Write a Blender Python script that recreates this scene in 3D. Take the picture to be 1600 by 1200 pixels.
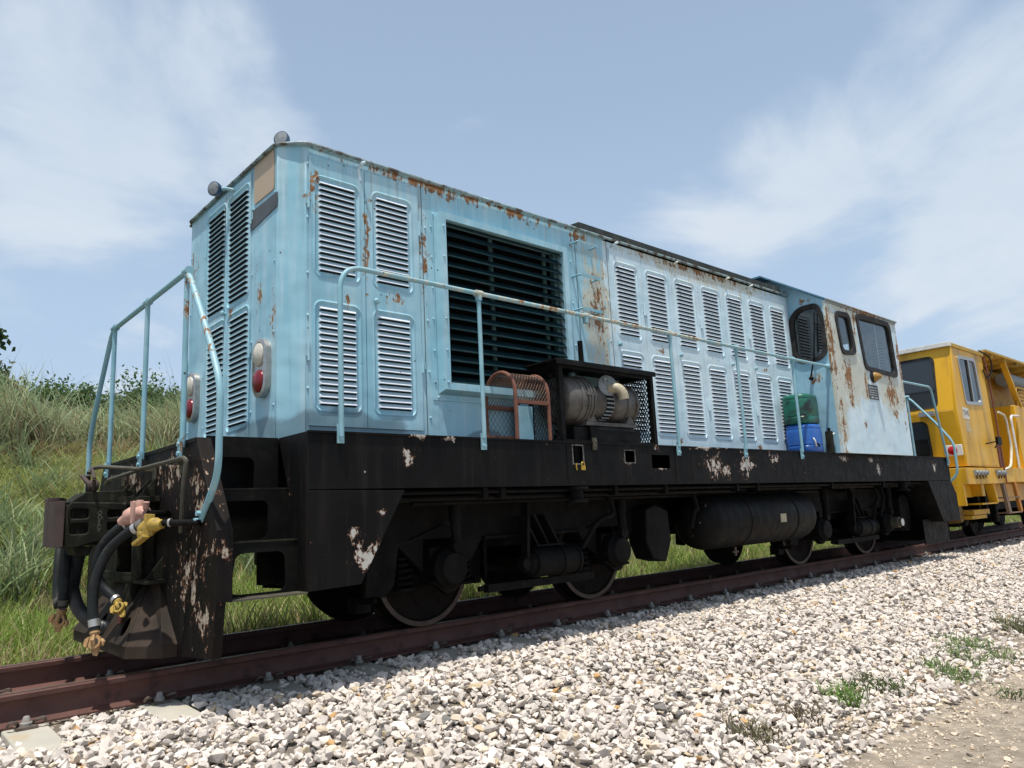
import bpy, bmesh, math, random
import numpy as np
from math import radians as rad, sin, cos, pi
from mathutils import Vector, Matrix
for o in list(bpy.data.objects): bpy.data.objects.remove(o)
S = bpy.context.scene
# ------------------------------------------------------------------ camera
cam = bpy.data.cameras.new("camera"); camo = bpy.data.objects.new("camera", cam)
S.collection.objects.link(camo); S.camera = camo
cam.sensor_width = 36; cam.lens = 1160.2/1600*36; cam.clip_start = .05; cam.clip_end = 3000
r_, u_, f_ = (Vector((0.74549689, -0.66473193, -0.04864006)), Vector((-0.08065569, -0.16241464, 0.98342063)),
              Vector((0.66161095, 0.72921393, 0.17469402)))
M = Matrix.Identity(4)
for i in range(3): M[i][0] = r_[i]; M[i][1] = u_[i]; M[i][2] = -f_[i]; M[i][3] = (0, -5.474, .8)[i]
camo.matrix_world = M
# ------------------------------------------------------------------ view, world, sun
S.view_settings.view_transform = 'Standard'; S.view_settings.look = 'None'
S.view_settings.exposure = 0.36; S.view_settings.gamma = 1
S.cycles.max_bounces = 8; S.cycles.transparent_max_bounces = 16
SUN = Vector((-.19, -.150, 1.0)).normalized()      # towards the sun
sl = bpy.data.lights.new("sun", 'SUN'); sl.energy = 4.0; sl.angle = rad(1.2); sl.color = (1, .95, .87)
so = bpy.data.objects.new("sun", sl); S.collection.objects.link(so)
so.rotation_euler = (SUN).to_track_quat('Z', 'Y').to_euler(); so.location = (0, 0, 30)

class G:
    """tiny node graph writer"""
    def __init__(s, tree): s.t = tree; s.N = tree.nodes; s.L = tree.links
    def n(s, typ, ins=None, **kw):
        nd = s.N.new(typ)
        for k, v in kw.items(): setattr(nd, k, v)
        if ins:
            for k, v in ins.items():
                if hasattr(v, 'is_linked') or isinstance(v, bpy.types.NodeSocket): s.L.new(v, nd.inputs[k])
                else:
                    try: nd.inputs[k].default_value = v
                    except Exception: nd.inputs[k].default_value = tuple(v) + (1,)
        return nd
    def math(s, op, a, b=0.0, c=None, clamp=False):
        i = {0: a, 1: b}
        if c is not None: i[2] = c
        return s.n('ShaderNodeMath', i, operation=op, use_clamp=clamp).outputs[0]
    def vm(s, op, a, b=None, c=None, out=0):
        i = {0: a}
        if b is not None: i[1] = b
        if c is not None: i[2] = c
        nd = s.n('ShaderNodeVectorMath', i, operation=op)
        return nd.outputs['Value'] if op in ('LENGTH', 'DOT_PRODUCT', 'DISTANCE') else nd.outputs[0]
    def noise(s, vec, scale, detail=4, rough=.55, dist=0.0):
        return s.n('ShaderNodeTexNoise', {'Vector': vec, 'Scale': scale, 'Detail': detail, 'Roughness': rough, 'Distortion': dist}).outputs[0]
    def step(s, v, a, b, lo=0.0, hi=1.0):
        return s.n('ShaderNodeMapRange', {0: v, 1: a, 2: b, 3: lo, 4: hi}, interpolation_type='SMOOTHSTEP').outputs[0]
    def mix(s, f, a, b):
        nd = s.n('ShaderNodeMix', data_type='RGBA')
        for k, v in ((0, f), (6, a), (7, b)):
            if isinstance(v, bpy.types.NodeSocket): s.L.new(v, nd.inputs[k])
            elif k == 0: nd.inputs[0].default_value = v
            else: nd.inputs[k].default_value = (v[0], v[1], v[2], 1)
        return nd.outputs[2]
    def pos(s): return s.n('ShaderNodeNewGeometry').outputs['Position']
    def sc(s, v, k): return s.vm('MULTIPLY', v, k)
    def blobs(s, pos, L):
        """largest of soft ellipsoids (x,y,z,rx,ry,rz) placed in the world"""
        m = None
        for (x, y, z, a, b, c) in L:
            q = s.vm('MULTIPLY_ADD', pos, (1/a, 1/b, 1/c), (-x/a, -y/b, -z/c))
            d = s.math('SUBTRACT', 1.0, s.vm('LENGTH', q), clamp=True)
            m = d if m is None else s.math('MAXIMUM', m, d)
        return m

W = bpy.data.worlds.new("World"); S.world = W; W.use_nodes = True
g = G(W.node_tree); g.N.clear()
sky = g.n('ShaderNodeTexSky', sky_type='NISHITA', sun_disc=False, sun_elevation=math.asin(SUN.z),
          sun_rotation=math.atan2(SUN.x, SUN.y), air_density=1.3, dust_density=2.5, ozone_density=1.6, altitude=0)
dirv = g.n('ShaderNodeTexCoord').outputs['Generated']
sep = g.n('ShaderNodeSeparateXYZ', {0: dirv}).outputs
zz = g.math('ADD', g.math('MAXIMUM', sep[2], 0.0), .22)
pl = g.n('ShaderNodeCombineXYZ', {0: g.math('DIVIDE', sep[0], zz), 1: g.math('DIVIDE', sep[1], zz), 2: 0.0}).outputs[0]
def skyray(x, y):
    d = r_*((x-800)/1160.2) + u_*((600-y)/1160.2) + f_; d.normalize(); return d
cm = None
for (x, y, rr, k) in ((150, 200, .34, 1.0), (330, 130, .26, .9), (60, 330, .26, .55), (200, 560, .10, .7), (600, 110, .20, .5), (720, 150, .16, .4),
                   (1300, 270, .24, .9), (1480, 200, .28, 1.0), (1180, 380, .20, .7), (1560, 330, .30, .9), (0, 470, .15, .5), (1590, 30, .18, .5),
                   (-500, 200, .5, .9), (2100, 100, .5, .9), (400, -700, .6, .8), (1400, -700, .5, .8)):
    d = skyray(x, y)
    e = g.math('MULTIPLY', g.step(g.vm('DISTANCE', dirv, tuple(d)), rr, 0.0), k)
    cm = e if cm is None else g.math('MAXIMUM', cm, e)
cn = g.noise(pl, 1.7, 10, .56, .45)
cn2 = g.noise(g.vm('ADD', pl, (7, 3, 1)), .8, 5, .5)
cl = g.step(g.math('ADD', g.math('MULTIPLY', cm, .40), g.math('ADD', g.math('MULTIPLY', cn, 1.05), g.math('MULTIPLY', cn2, .20))), .74, .98)
skyc = g.vm('MULTIPLY', sky.outputs[0], (.094, .086, .084))
hor = g.step(sep[2], .0, .75, 1.0, 0.0)
base = g.mix(g.math('ADD', g.math('MULTIPLY', hor, .42), .42), skyc, (.41, .545, .72))
clc = g.mix(g.step(cn, .35, .75), (.49, .57, .66), (.60, .645, .70))
fin = g.mix(g.math('MULTIPLY', cl, .85), base, clc)
bg = g.n('ShaderNodeBackground', {0: fin, 1: 1.0})
g.L.new(bg.outputs[0], g.n('ShaderNodeOutputWorld').inputs[0])

# ------------------------------------------------------------------ materials
MATS = {}
def newmat(name):
    m = bpy.data.materials.new(name); m.use_nodes = True; MATS[name] = m
    gg = G(m.node_tree); gg.N.clear()
    out = gg.n('ShaderNodeOutputMaterial'); bs = gg.n('ShaderNodeBsdfPrincipled')
    gg.L.new(bs.outputs[0], out.inputs[0]); return m, gg, bs, out
def setin(gg, bs, **kw):
    for k, v in kw.items():
        k = k.replace('_', ' ')
        if isinstance(v, bpy.types.NodeSocket): gg.L.new(v, bs.inputs[k])
        elif isinstance(v, tuple): bs.inputs[k].default_value = tuple(v[:3]) + (1,)
        else: bs.inputs[k].default_value = v
def bump(gg, bs, h, strength=.3, dist=.01):
    b = gg.n('ShaderNodeBump', {'Height': h, 'Strength': strength, 'Distance': dist}); gg.L.new(b.outputs[0], bs.inputs['Normal'])
def simple(name, c1, c2=None, scale=6, rough=.55, metal=0.0, bmp=.15, dirt=None, dscale=20, streak=False, dthr=(.55, .7)):
    m, gg, bs, _ = newmat(name); p = gg.pos()
    if max(c1) < .035: bs.inputs['Specular IOR Level'].default_value = .09
    c2 = c2 or tuple(x*.75 for x in c1)
    q = gg.sc(p, (1, 1, .18)) if streak else p
    n = gg.noise(q, scale, 6, .6)
    col = gg.mix(gg.step(n, .3, .7), c1, c2)
    if dirt: col = gg.mix(gg.step(gg.noise(q, dscale, 6, .65), *dthr), col, dirt)
    setin(gg, bs, Base_Color=col, Roughness=gg.step(gg.noise(p, scale*2.3, 3), .2, .8, rough*.8, min(1, rough*1.2)), Metallic=metal)
    if bmp: bump(gg, bs, gg.noise(p, scale*9, 5, .6), bmp, .004)
    return m
def paint(name, c1, c2, streakc, rust_blobs, cream_blobs=(), dark_blobs=(), rough=.5, rustamt=1.0, creamamt=1.0):
    m, gg, bs, _ = newmat(name); p = gg.pos()
    nb = gg.noise(gg.sc(p, (1, 1, .6)), 2.0, 5, .6)
    col = gg.mix(gg.step(nb, .3, .72), c1, c2)
    st = gg.noise(gg.sc(p, (9, 9, .5)), 1.6, 5, .6)
    col = gg.mix(gg.step(st, .42, .75, 0, .55), col, streakc)
    st2 = gg.noise(gg.sc(p, (30, 30, 1.1)), 1.3, 4, .6)
    col = gg.mix(gg.step(st2, .55, .8, 0, .35), col, tuple(x*.45 for x in c1))
    fine = gg.noise(p, 30, 6, .7); mid = gg.noise(gg.sc(p, (1, 1, .55)), 14, 9, .70)
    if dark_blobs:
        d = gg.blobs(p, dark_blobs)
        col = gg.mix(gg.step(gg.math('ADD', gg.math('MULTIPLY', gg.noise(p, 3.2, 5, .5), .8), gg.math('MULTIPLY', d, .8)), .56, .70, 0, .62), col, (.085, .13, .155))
    cream = gg.blobs(p, list(cream_blobs)) if cream_blobs else None
    rust = gg.blobs(p, rust_blobs) if rust_blobs else 0.0
    cr = gg.math('ADD', mid, gg.math('MULTIPLY', rust, .26))
    if cream is not None: cr = gg.math('ADD', cr, gg.math('MULTIPLY', cream, .36*creamamt))
    sv = gg.noise(gg.sc(p, (24, 24, .7)), 1.5, 5, .65)
    col = gg.mix(gg.step(gg.math('ADD', gg.math('MULTIPLY', cr, .72), gg.math('MULTIPLY', sv, .28)), .64, .76, 0, .8), col, (.52, .50, .38))
    sr = gg.noise(gg.sc(p, (26, 26, 1.2)), 1.2, 5, .65)
    rm = gg.math('ADD', gg.math('ADD', gg.math('MULTIPLY', mid, .50), gg.math('MULTIPLY', sr, .22)), gg.math('ADD', gg.math('MULTIPLY', fine, .28), gg.math('MULTIPLY', rust, .188*rustamt)))
    rmask = gg.step(rm, .632, .665)
    rc = gg.mix(gg.step(fine, .35, .65), (.27, .125, .045), (.12, .055, .032))
    rc = gg.mix(gg.step(gg.noise(p, 60, 3), .45, .7, 0, .7), rc, (.46, .28, .12))
    col = gg.mix(rmask, col, rc)
    pz = gg.n('ShaderNodeSeparateXYZ', {0: p}).outputs[2]
    gr = gg.math('MULTIPLY', gg.step(gg.noise(gg.sc(p, (34, 34, .35)), 1.0, 5, .7), .50, .68), gg.math('MULTIPLY', gg.step(pz, 2.7, 3.5), gg.step(gg.noise(p, 1.7, 2), .35, .65)))
    col = gg.mix(gg.math('MULTIPLY', gr, .6), col, (.24, .19, .12))
    # pin-prick chips
    vo = gg.n('ShaderNodeTexVoronoi', {'Vector': p, 'Scale': 9.0}).outputs['Distance']
    chip = gg.math('MULTIPLY', gg.step(vo, .085, .05), gg.step(gg.noise(p, 2.5, 2), .48, .55))
    col = gg.mix(chip, col, (.06, .06, .065))
    setin(gg, bs, Base_Color=col, Roughness=gg.mix(rmask, (rough,)*3, (.9,)*3))
    h = gg.math('ADD', gg.math('MULTIPLY', gg.noise(p, 2.6, 2), 5.0), gg.math('MULTIPLY', rmask, -.12))
    h = gg.math('ADD', h, gg.math('MULTIPLY', fine, .10))
    bump(gg, bs, h, .35, .012)
    return m
YS = -1.375
rb = [(3.3, -1, 3.42, 1.6, .6, .15), (2.27, -1, 3.12, .13, .5, .35), (2.71, -1, 2.85, .07, .5, .75), (2.95, -1, 2.42, .22, .4, .10), (3.22, -1, 2.75, .10, .5, .8),
      (4.2, -1, 3.42, .9, .6, .15), (5.22, -1, 2.7, .28, .5, .9), (5.0, -1, 3.36, .3, .5, .25), (7.1, -1, 3.42, 2.2, .5, .20), (6.15, -1, 2.38, .16, .4, .09),
      (8.2, -1, 2.38, .2, .4, .08), (6.35, -1, 1.46, .3, .4, .12), (7.9, -1, 1.44, .15, .4, .08), (2.55, -1, 2.3, .05, .3, .2), (2.09, -.55, 2.45, .2, .12, .5), (2.09, -.8, 2.3, .2, .08, .5),
      (2.09, -.12, 2.41, .2, .22, .08), (2.09, .75, 2.9, .2, .15, .5), (2.1, 0, 3.47, .3, 1.0, .07)]
cabr = [(9.002, -1.48, 2.7, 0.2, 0.3, 1.0), (9.06, -1.48, 1.725, 0.13, 0.3, 0.7), (9.352, -1.48, 2.31, 0.3, 0.3, 0.5), (9.382, -1.48, 2.066, 0.15, 0.3, 0.3), (9.859, -1.48, 2.213, 0.12, 0.3, 0.4), (10.667, -1.48, 2.183, 0.45, 0.3, 0.45), (11.086, -1.48, 2.748, 0.15, 0.3, 1.1), (9.723, -1.48, 3.089, 0.1, 0.3, 0.5), (10.034, -1.48, 3.245, 1.6, 0.3, 0.12), (9.693, -1.48, 1.725, 0.1, 0.3, 0.12), (10.716, -1.48, 1.92, 0.2, 0.3, 0.2), (9.020000000000001, -1.17, 2.261, 0.4, 0.4, 0.2), (9.020000000000001, -1.2, 3.333, 0.35, 0.4, 0.16), (8.92, -0.9, 3.479, 0.2, 0.3, 0.12), (11.008, -1.48, 1.774, 0.1, 0.3, 0.15)]
cabc = [(9.498, -1.48, 2.407, 0.75, 0.3, 0.75), (9.089, -1.48, 2.359, 0.35, 0.3, 1.4), (10.619, -1.48, 2.261, 0.85, 0.3, 0.5), (10.034, -1.48, 3.236, 1.8, 0.3, 0.25)]
M_BLUE = paint('blue_paint', (.24, .49, .60), (.35, .59, .68), (.50, .64, .69), rb,
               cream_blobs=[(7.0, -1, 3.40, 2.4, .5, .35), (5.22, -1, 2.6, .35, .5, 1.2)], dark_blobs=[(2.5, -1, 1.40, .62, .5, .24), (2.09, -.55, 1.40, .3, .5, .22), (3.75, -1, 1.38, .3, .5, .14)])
M_HOOD = paint('pale_blue_paint', (.50, .68, .765), (.60, .75, .81), (.64, .74, .77), rb,
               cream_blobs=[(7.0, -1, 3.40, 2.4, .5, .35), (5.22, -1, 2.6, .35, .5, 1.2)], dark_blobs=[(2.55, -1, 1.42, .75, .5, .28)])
M_CAB = paint('cab_paint', (.50, .68, .76), (.62, .75, .80), (.68, .76, .78), cabr, cream_blobs=cabc, rustamt=1.12, creamamt=1.6)
M_CABSHADE = paint('cab_shaded_paint', (.23, .44, .57), (.29, .50, .61), (.36, .54, .62), [(8.97, -1.22, 2.28, .3, .22, .14), (8.97, -1.2, 3.32, .3, .22, .10), (8.97, -.95, 3.50, .2, .14, .08), (8.97, -1.47, 2.75, .10, .05, 1.0)])  # darker copy of the cab paint, shade of the front wall painted in
def blackpaint(name, c1, c2, chips, chipc=(.50, .48, .43), rusty=True, amt=.34, rough=.55):
    m, gg, bs, _ = newmat(name); p = gg.pos(); bs.inputs['Specular IOR Level'].default_value = .11
    col = gg.mix(gg.step(gg.noise(p, 2.2, 5, .6), .3, .7), c1, c2)
    st = gg.noise(gg.sc(p, (11, 11, .7)), 1.5, 5, .65)
    col = gg.mix(gg.step(st, .48, .78, 0, .65), col, (.024, .020, .017))
    fine = gg.noise(p, 34, 6, .7); mid = gg.noise(gg.sc(p, (1, 1, .6)), 13, 9, .72)
    if chips:
        b = gg.blobs(p, chips)
        v = gg.math('ADD', gg.math('MULTIPLY', mid, .65), gg.math('ADD', gg.math('MULTIPLY', fine, .35), gg.math('MULTIPLY', b, amt*.60)))
        col = gg.mix(gg.step(v, .632, .645), col, (.16, .07, .035) if rusty else (.06, .06, .06))
        col = gg.mix(gg.step(v, .655, .668), col, chipc)
    vo = gg.n('ShaderNodeTexVoronoi', {'Vector': p, 'Scale': 7.0}).outputs['Distance']
    chip = gg.math('MULTIPLY', gg.step(vo, .06, .035), gg.step(gg.noise(p, 2.1, 2), .5, .58))
    col = gg.mix(chip, col, (.35, .33, .30))
    setin(gg, bs, Base_Color=col, Roughness=gg.step(mid, .2, .8, rough*.75, rough*1.3))
    bump(gg, bs, gg.math('ADD', gg.math('MULTIPLY', gg.noise(p, 2, 3), 1.5), gg.math('MULTIPLY', fine, .2)), .3, .012)
    return m
M_SOLE = blackpaint('black_sole_paint', (.0040, .0040, .0043), (.0085, .0080, .0075),
    [(6.33, YS, 1.19, .30, .2, .24), (6.55, YS, 1.12, .2, .2, .14), (6.2, YS, 1.36, .5, .2, .06), (6.9, YS, 1.2, .25, .2, .25), (9.15, YS, 1.30, .28, .2, .08), (9.95, YS, 1.28, .22, .2, .07), (10.15, YS, 1.17, .14, .2, .16),
     (12.15, YS, 1.2, .14, .2, .14), (2.85, YS, 1.36, .16, .2, .045), (3.1, YS, 1.35, .12, .2, .06), (2.75, YS, 1.22, .09, .2, .14), (4.40, YS, 1.26, .12, .2, .10), (5.05, YS, 1.22, .12, .2, .09), (5.48, YS, 1.16, .22, .2, .045),
     (7.5, YS, 1.28, .2, .2, .15), (2.44, YS, .60, .19, .3, .17), (2.36, YS, .75, .10, .3, .08), (2.55, YS, .86, .07, .3, .06), (5.45, YS, 1.34, .1, .2, .05)])
M_PLATE = blackpaint('black_end_paint', (.0045, .0045, .0045), (.012, .009, .0075),
    [(1.52, -.95, .60, .2, .55, .45), (1.52, -1.1, 1.0, .2, .40, .35), (1.52, -.6, 1.15, .2, .6, .3), (1.52, -1.2, .35, .2, .3, .3), (1.52, .2, 1.15, .2, .5, .3), (1.6, -1.37, .7, .2, .2, .2)], amt=.25, chipc=(.38, .34, .27))
M_BLACK = simple('black_metal', (.005, .005, .005), (.009, .009, .008), 4, .55, dirt=(.022, .019, .016), dscale=9, dthr=(.5, .8))
M_UNDER = simple('under_metal', (.0045, .0045, .0045), (.009, .0085, .008), 5, .65, dirt=(.018, .015, .012), dscale=7, dthr=(.5, .85))
M_GREEN = simple('mossy_black_metal', (.012, .013, .010), (.026, .025, .018), 9, .65, dirt=(.055, .052, .034), dscale=14, bmp=.4)
M_RUSTBL = simple('rusty_buffer', (.036, .021, .017), (.058, .036, .029), 8, .7, bmp=.4)
M_PLOUGH = simple('plough_metal', (.024, .019, .015), (.052, .038, .029), 4, .65, dirt=(.025, .022, .018), dscale=11, streak=True, bmp=.3)
M_RAILING = paint('railing_paint', (.185, .395, .47), (.25, .45, .52), (.38, .48, .50), [(1.5, -.9, 2.2, .4, .3, .5), (1.5, -1.2, 1.9, .4, .3, .4), (5.2, -1.4, 2.44, 4.8, .2, .06), (1.5, -.9, 1.3, .3, .4, .3)], cream_blobs=[(5.2, -1.4, 2.44, 5.5, .2, .08)], rustamt=.8, creamamt=.45)
M_SEAL = simple('rubber_seal', (.02, .02, .021), (.05, .048, .045), 8, .6)
M_HOSE = simple('rubber_hose', (.014, .017, .019), (.024, .027, .027), 9, .5, dirt=(.05, .046, .036), dscale=12, dthr=(.52, .8))
M_PIPE = simple('grimy_pipe', (.05, .048, .035), (.085, .078, .052), 15, .6)
M_WHEEL = simple('wheel_rust', (.007, .0055, .005), (.014, .010, .008), 8, .7, dirt=(.005, .0045, .004), dscale=7)
M_TREAD = simple('wheel_tread', (.045, .032, .026), (.08, .055, .042), 10, .5, .3)
M_RAIL = simple('rail_rust', (.075, .030, .023), (.110, .046, .034), 3.5, .72, dirt=(.038, .019, .016), dscale=8, bmp=.35)
M_RAILTOP = simple('rail_top', (.14, .085, .065), (.10, .055, .043), 6, .5, .35)
M_CONC = simple('concrete', (.36, .35, .30), (.44, .41, .34), 3.5, .9, dirt=(.40, .30, .16), dscale=3, dthr=(.52, .7), bmp=.35)
M_CLIP = simple('clip_steel', (.09, .065, .05), (.16, .13, .105), 30, .6, .3)
M_INS = simple('grey_insulator', (.30, .28, .25), (.22, .20, .18), 30, .7)
M_TEAL = simple('grille_teal', (.005, .019, .023), (.009, .030, .036), 5, .5, dirt=(.03, .035, .035), dscale=18)
M_CORE = simple('radiator_core', (.010, .011, .011), (.016, .017, .017), 20, .7)
M_SLOTSHADE = simple('slot_shade', (.012, .016, .018), (.02, .025, .028), 20, .8)  # dark colour on solid faces, painted as the shade inside slots
M_LOUVRE = paint('louvre_lit_paint', (.60, .69, .76), (.68, .75, .80), (.66, .71, .74), [])  # slats painted paler, for the brightness of their upward faces
M_LOUVSHADE = paint('louvre_shaded_paint', (.36, .53, .60), (.44, .60, .66), (.46, .58, .62), [])  # dimmer copy of the slat paint, for the shaded front end
M_CHROME = simple('lamp_bezel', (.50, .49, .46), (.38, .36, .33), 30, .35, .8)
M_CLEAR = simple('clear_lens', (.62, .60, .52), (.50, .47, .38), 60, .2)
M_RED = simple('red_lens', (.22, .006, .010), (.14, .004, .008), 60, .25)
M_DRUST = simple('orange_rust_tube', (.18, .070, .042), (.12, .045, .028), 20, .75, bmp=.4)
M_WIRE = simple('rusty_wire', (.17, .10, .065), (.12, .07, .05), 20, .7)
M_DARKROOF = simple('dark_roof', (.022, .028, .028), (.04, .045, .042), 4, .7, dirt=(.09, .085, .07), dscale=10)
M_GEN = simple('generator_metal', (.125, .118, .105), (.065, .060, .052), 5, .55, .15, dirt=(.06, .045, .035), dscale=10, dthr=(.48, .7), bmp=.4)
M_GENL = simple('generator_light', (.42, .38, .26), (.34, .30, .21), 12, .6, dirt=(.20, .10, .05), dscale=25)
M_FLANGE = simple('flange_grey', (.20, .23, .24), (.26, .28, .28), 12, .6, dirt=(.09, .06, .05), dscale=30)
M_YELLOW = simple('machine_yellow', (.70, .375, .010), (.74, .42, .018), 1.5, .45, dirt=(.36, .19, .02), dscale=2.5, streak=True, bmp=.08, dthr=(.45, .75))
M_YELLOWD = simple('machine_yellow_grimy', (.42, .22, .012), (.52, .29, .02), 4, .6, dirt=(.13, .08, .03), dscale=6, bmp=.2)
M_WHITE = simple('white_paint', (.72, .71, .67), (.62, .60, .55), 6, .6, dirt=(.4, .37, .32), dscale=12)
M_OFFW = simple('white_tube_paint', (.68, .66, .56), (.55, .50, .36), 8, .5)
M_ORANGE = simple('orange_step_paint', (.50, .20, .02), (.40, .15, .02), 8, .6)
M_TAN = simple('tan_nameplate', (.46, .36, .25), (.44, .34, .235), 3, .6, bmp=0)
M_GREYPL = simple('grey_nameplate', (.075, .085, .09), (.06, .07, .075), 3, .6, bmp=0)
M_TEXT = simple('plate_lettering', (.45, .48, .48), (.38, .40, .40), 30, .6, bmp=0)
M_DTEXT = simple('dark_lettering', (.03, .03, .03), (.05, .05, .05), 30, .6, bmp=0)
M_AMBER = simple('amber_lens', (.36, .21, .045), (.26, .14, .03), 40, .35)
M_BLUEPL = simple('blue_plastic', (.018, .105, .40), (.025, .13, .46), 6, .38, dirt=(.05, .13, .32), dscale=9, bmp=.05)
M_GRNPL = simple('green_plastic', (.010, .11, .075), (.014, .15, .10), 7, .38, dirt=(.014, .025, .02), dscale=6, dthr=(.45, .62))
M_PINK = simple('pink_valve', (.58, .34, .27), (.46, .26, .21), 18, .6)
M_YVAL = simple('yellow_valve', (.40, .27, .045), (.30, .20, .035), 22, .6, dirt=(.18, .11, .03), dscale=30)
M_OCOUP = simple('dusty_yellow_coupling', (.40, .24, .10), (.28, .17, .075), 22, .6, dirt=(.12, .08, .03), dscale=30)
M_BRASS = simple('padlock_brass', (.55, .36, .05), (.42, .27, .04), 30, .4, .5)
M_DARKB = simple('navy_lamp_body', (.02, .05, .11), (.03, .06, .12), 20, .4)
def glassmat(name, tint, opac, rough=.03, refl=.05):
    m, gg, bs, out = newmat(name); gg.N.remove(bs)
    tr = gg.n('ShaderNodeBsdfTransparent', {0: (tint[0], tint[1], tint[2], 1)})
    df = gg.n('ShaderNodeBsdfDiffuse', {0: (.02, .022, .024, 1)})
    gl = gg.n('ShaderNodeBsdfGlossy', {0: (.9, .93, .95, 1), 1: rough})
    a = gg.n('ShaderNodeMixShader', {0: opac, 1: tr.outputs[0], 2: df.outputs[0]})
    lw = gg.n('ShaderNodeLayerWeight', {0: .5}).outputs['Facing']; fr = gg.math('ADD', gg.math('MULTIPLY', gg.math('POWER', lw, 5.0), .9), refl)
    b = gg.n('ShaderNodeMixShader', {0: fr, 1: a.outputs[0], 2: gl.outputs[0]})
    gg.L.new(b.outputs[0], out.inputs[0]); return m
M_GLASS = glassmat('window_glass', (.82, .86, .86), .02, .02, .05)
M_WSGLASS = glassmat('windscreen_glass', (.5, .55, .55), .45, .02, .10)
M_DGLASS = glassmat('dark_window_glass', (.2, .22, .22), .92, .04, .07)

# ------------------------------------------------------------------ mesh builder
ROOT = {}
def tag(o, label=None, cat=None, group=None, kind=None):
    if label: o['label'] = label
    if cat: o['category'] = cat
    if group: o['group'] = group
    if kind: o['kind'] = kind
    return o
def link(o): S.collection.objects.link(o); return o
def thing(name, loc, label, cat, group=None):
    o = link(bpy.data.objects.new(name, None)); o.location = loc; o.empty_display_size = .2
    ROOT[o.name] = Vector(loc); tag(o, label, cat, group); return o
def origin(o):
    while o.parent: o = o.parent
    return ROOT.get(o.name, Vector(o.location))
def side(sy=-1):      # (u,v,w) -> world, u along x, v up, w outwards from centre line
    return lambda u, v, w: (u, sy*w, v)
def front(sx=-1):     # u = y, v = z, w = x
    return lambda u, v, w: (w, u, v)
def top(u, v, w): return (u, v, w)
def rrect(x0, x1, z0, z1, r=.04, n=4):
    P = []
    for cx, cz, a in ((x1-r, z1-r, 0), (x0+r, z1-r, 90), (x0+r, z0+r, 180), (x1-r, z0+r, 270)):
        for i in range(n+1):
            t = rad(a + 90*i/n); P.append((cx + r*cos(t), cz + r*sin(t)))
    return P
def rect(x0, x1, z0, z1): return [(x0, z0), (x1, z0), (x1, z1), (x0, z1)]
def roundpoly(pts, r, n=4):
    out = []; k = len(pts)
    for i in range(k):
        p = Vector(pts[i]); a = Vector(pts[i-1]) - p; b = Vector(pts[(i+1) % k]) - p
        rr = min(r, a.length*.45, b.length*.45); a = p + a.normalized()*rr; b = p + b.normalized()*rr
        for j in range(n+1):
            t = j/n; q = a.lerp(p, t).lerp(p.lerp(b, t), t); out.append((q.x, q.y))
    return out
def fillet(pts, r, n=5):
    out = [Vector(pts[0])]
    for i in range(1, len(pts)-1):
        p = Vector(pts[i]); a = Vector(pts[i-1]) - p; b = Vector(pts[i+1]) - p
        rr = min(r, a.length*.48, b.length*.48); a = p + a.normalized()*rr; b = p + b.normalized()*rr
        for j in range(n+1):
            t = j/n; out.append(a.lerp(p, t).lerp(p.lerp(b, t), t))
    out.append(Vector(pts[-1])); return out
def spline(pts, n=6):
    P = [Vector(p) for p in pts]; P = [P[0]*2-P[1]] + P + [P[-1]*2-P[-2]]; out = []
    for i in range(1, len(P)-2):
        for j in range(n):
            t = j/n; a, b, c, d = P[i-1:i+3]
            out.append(.5*((2*b) + (c-a)*t + (2*a-5*b+4*c-d)*t*t + (3*b-a-3*c+d)*t**3))
    out.append(P[-2]); return out
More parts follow.
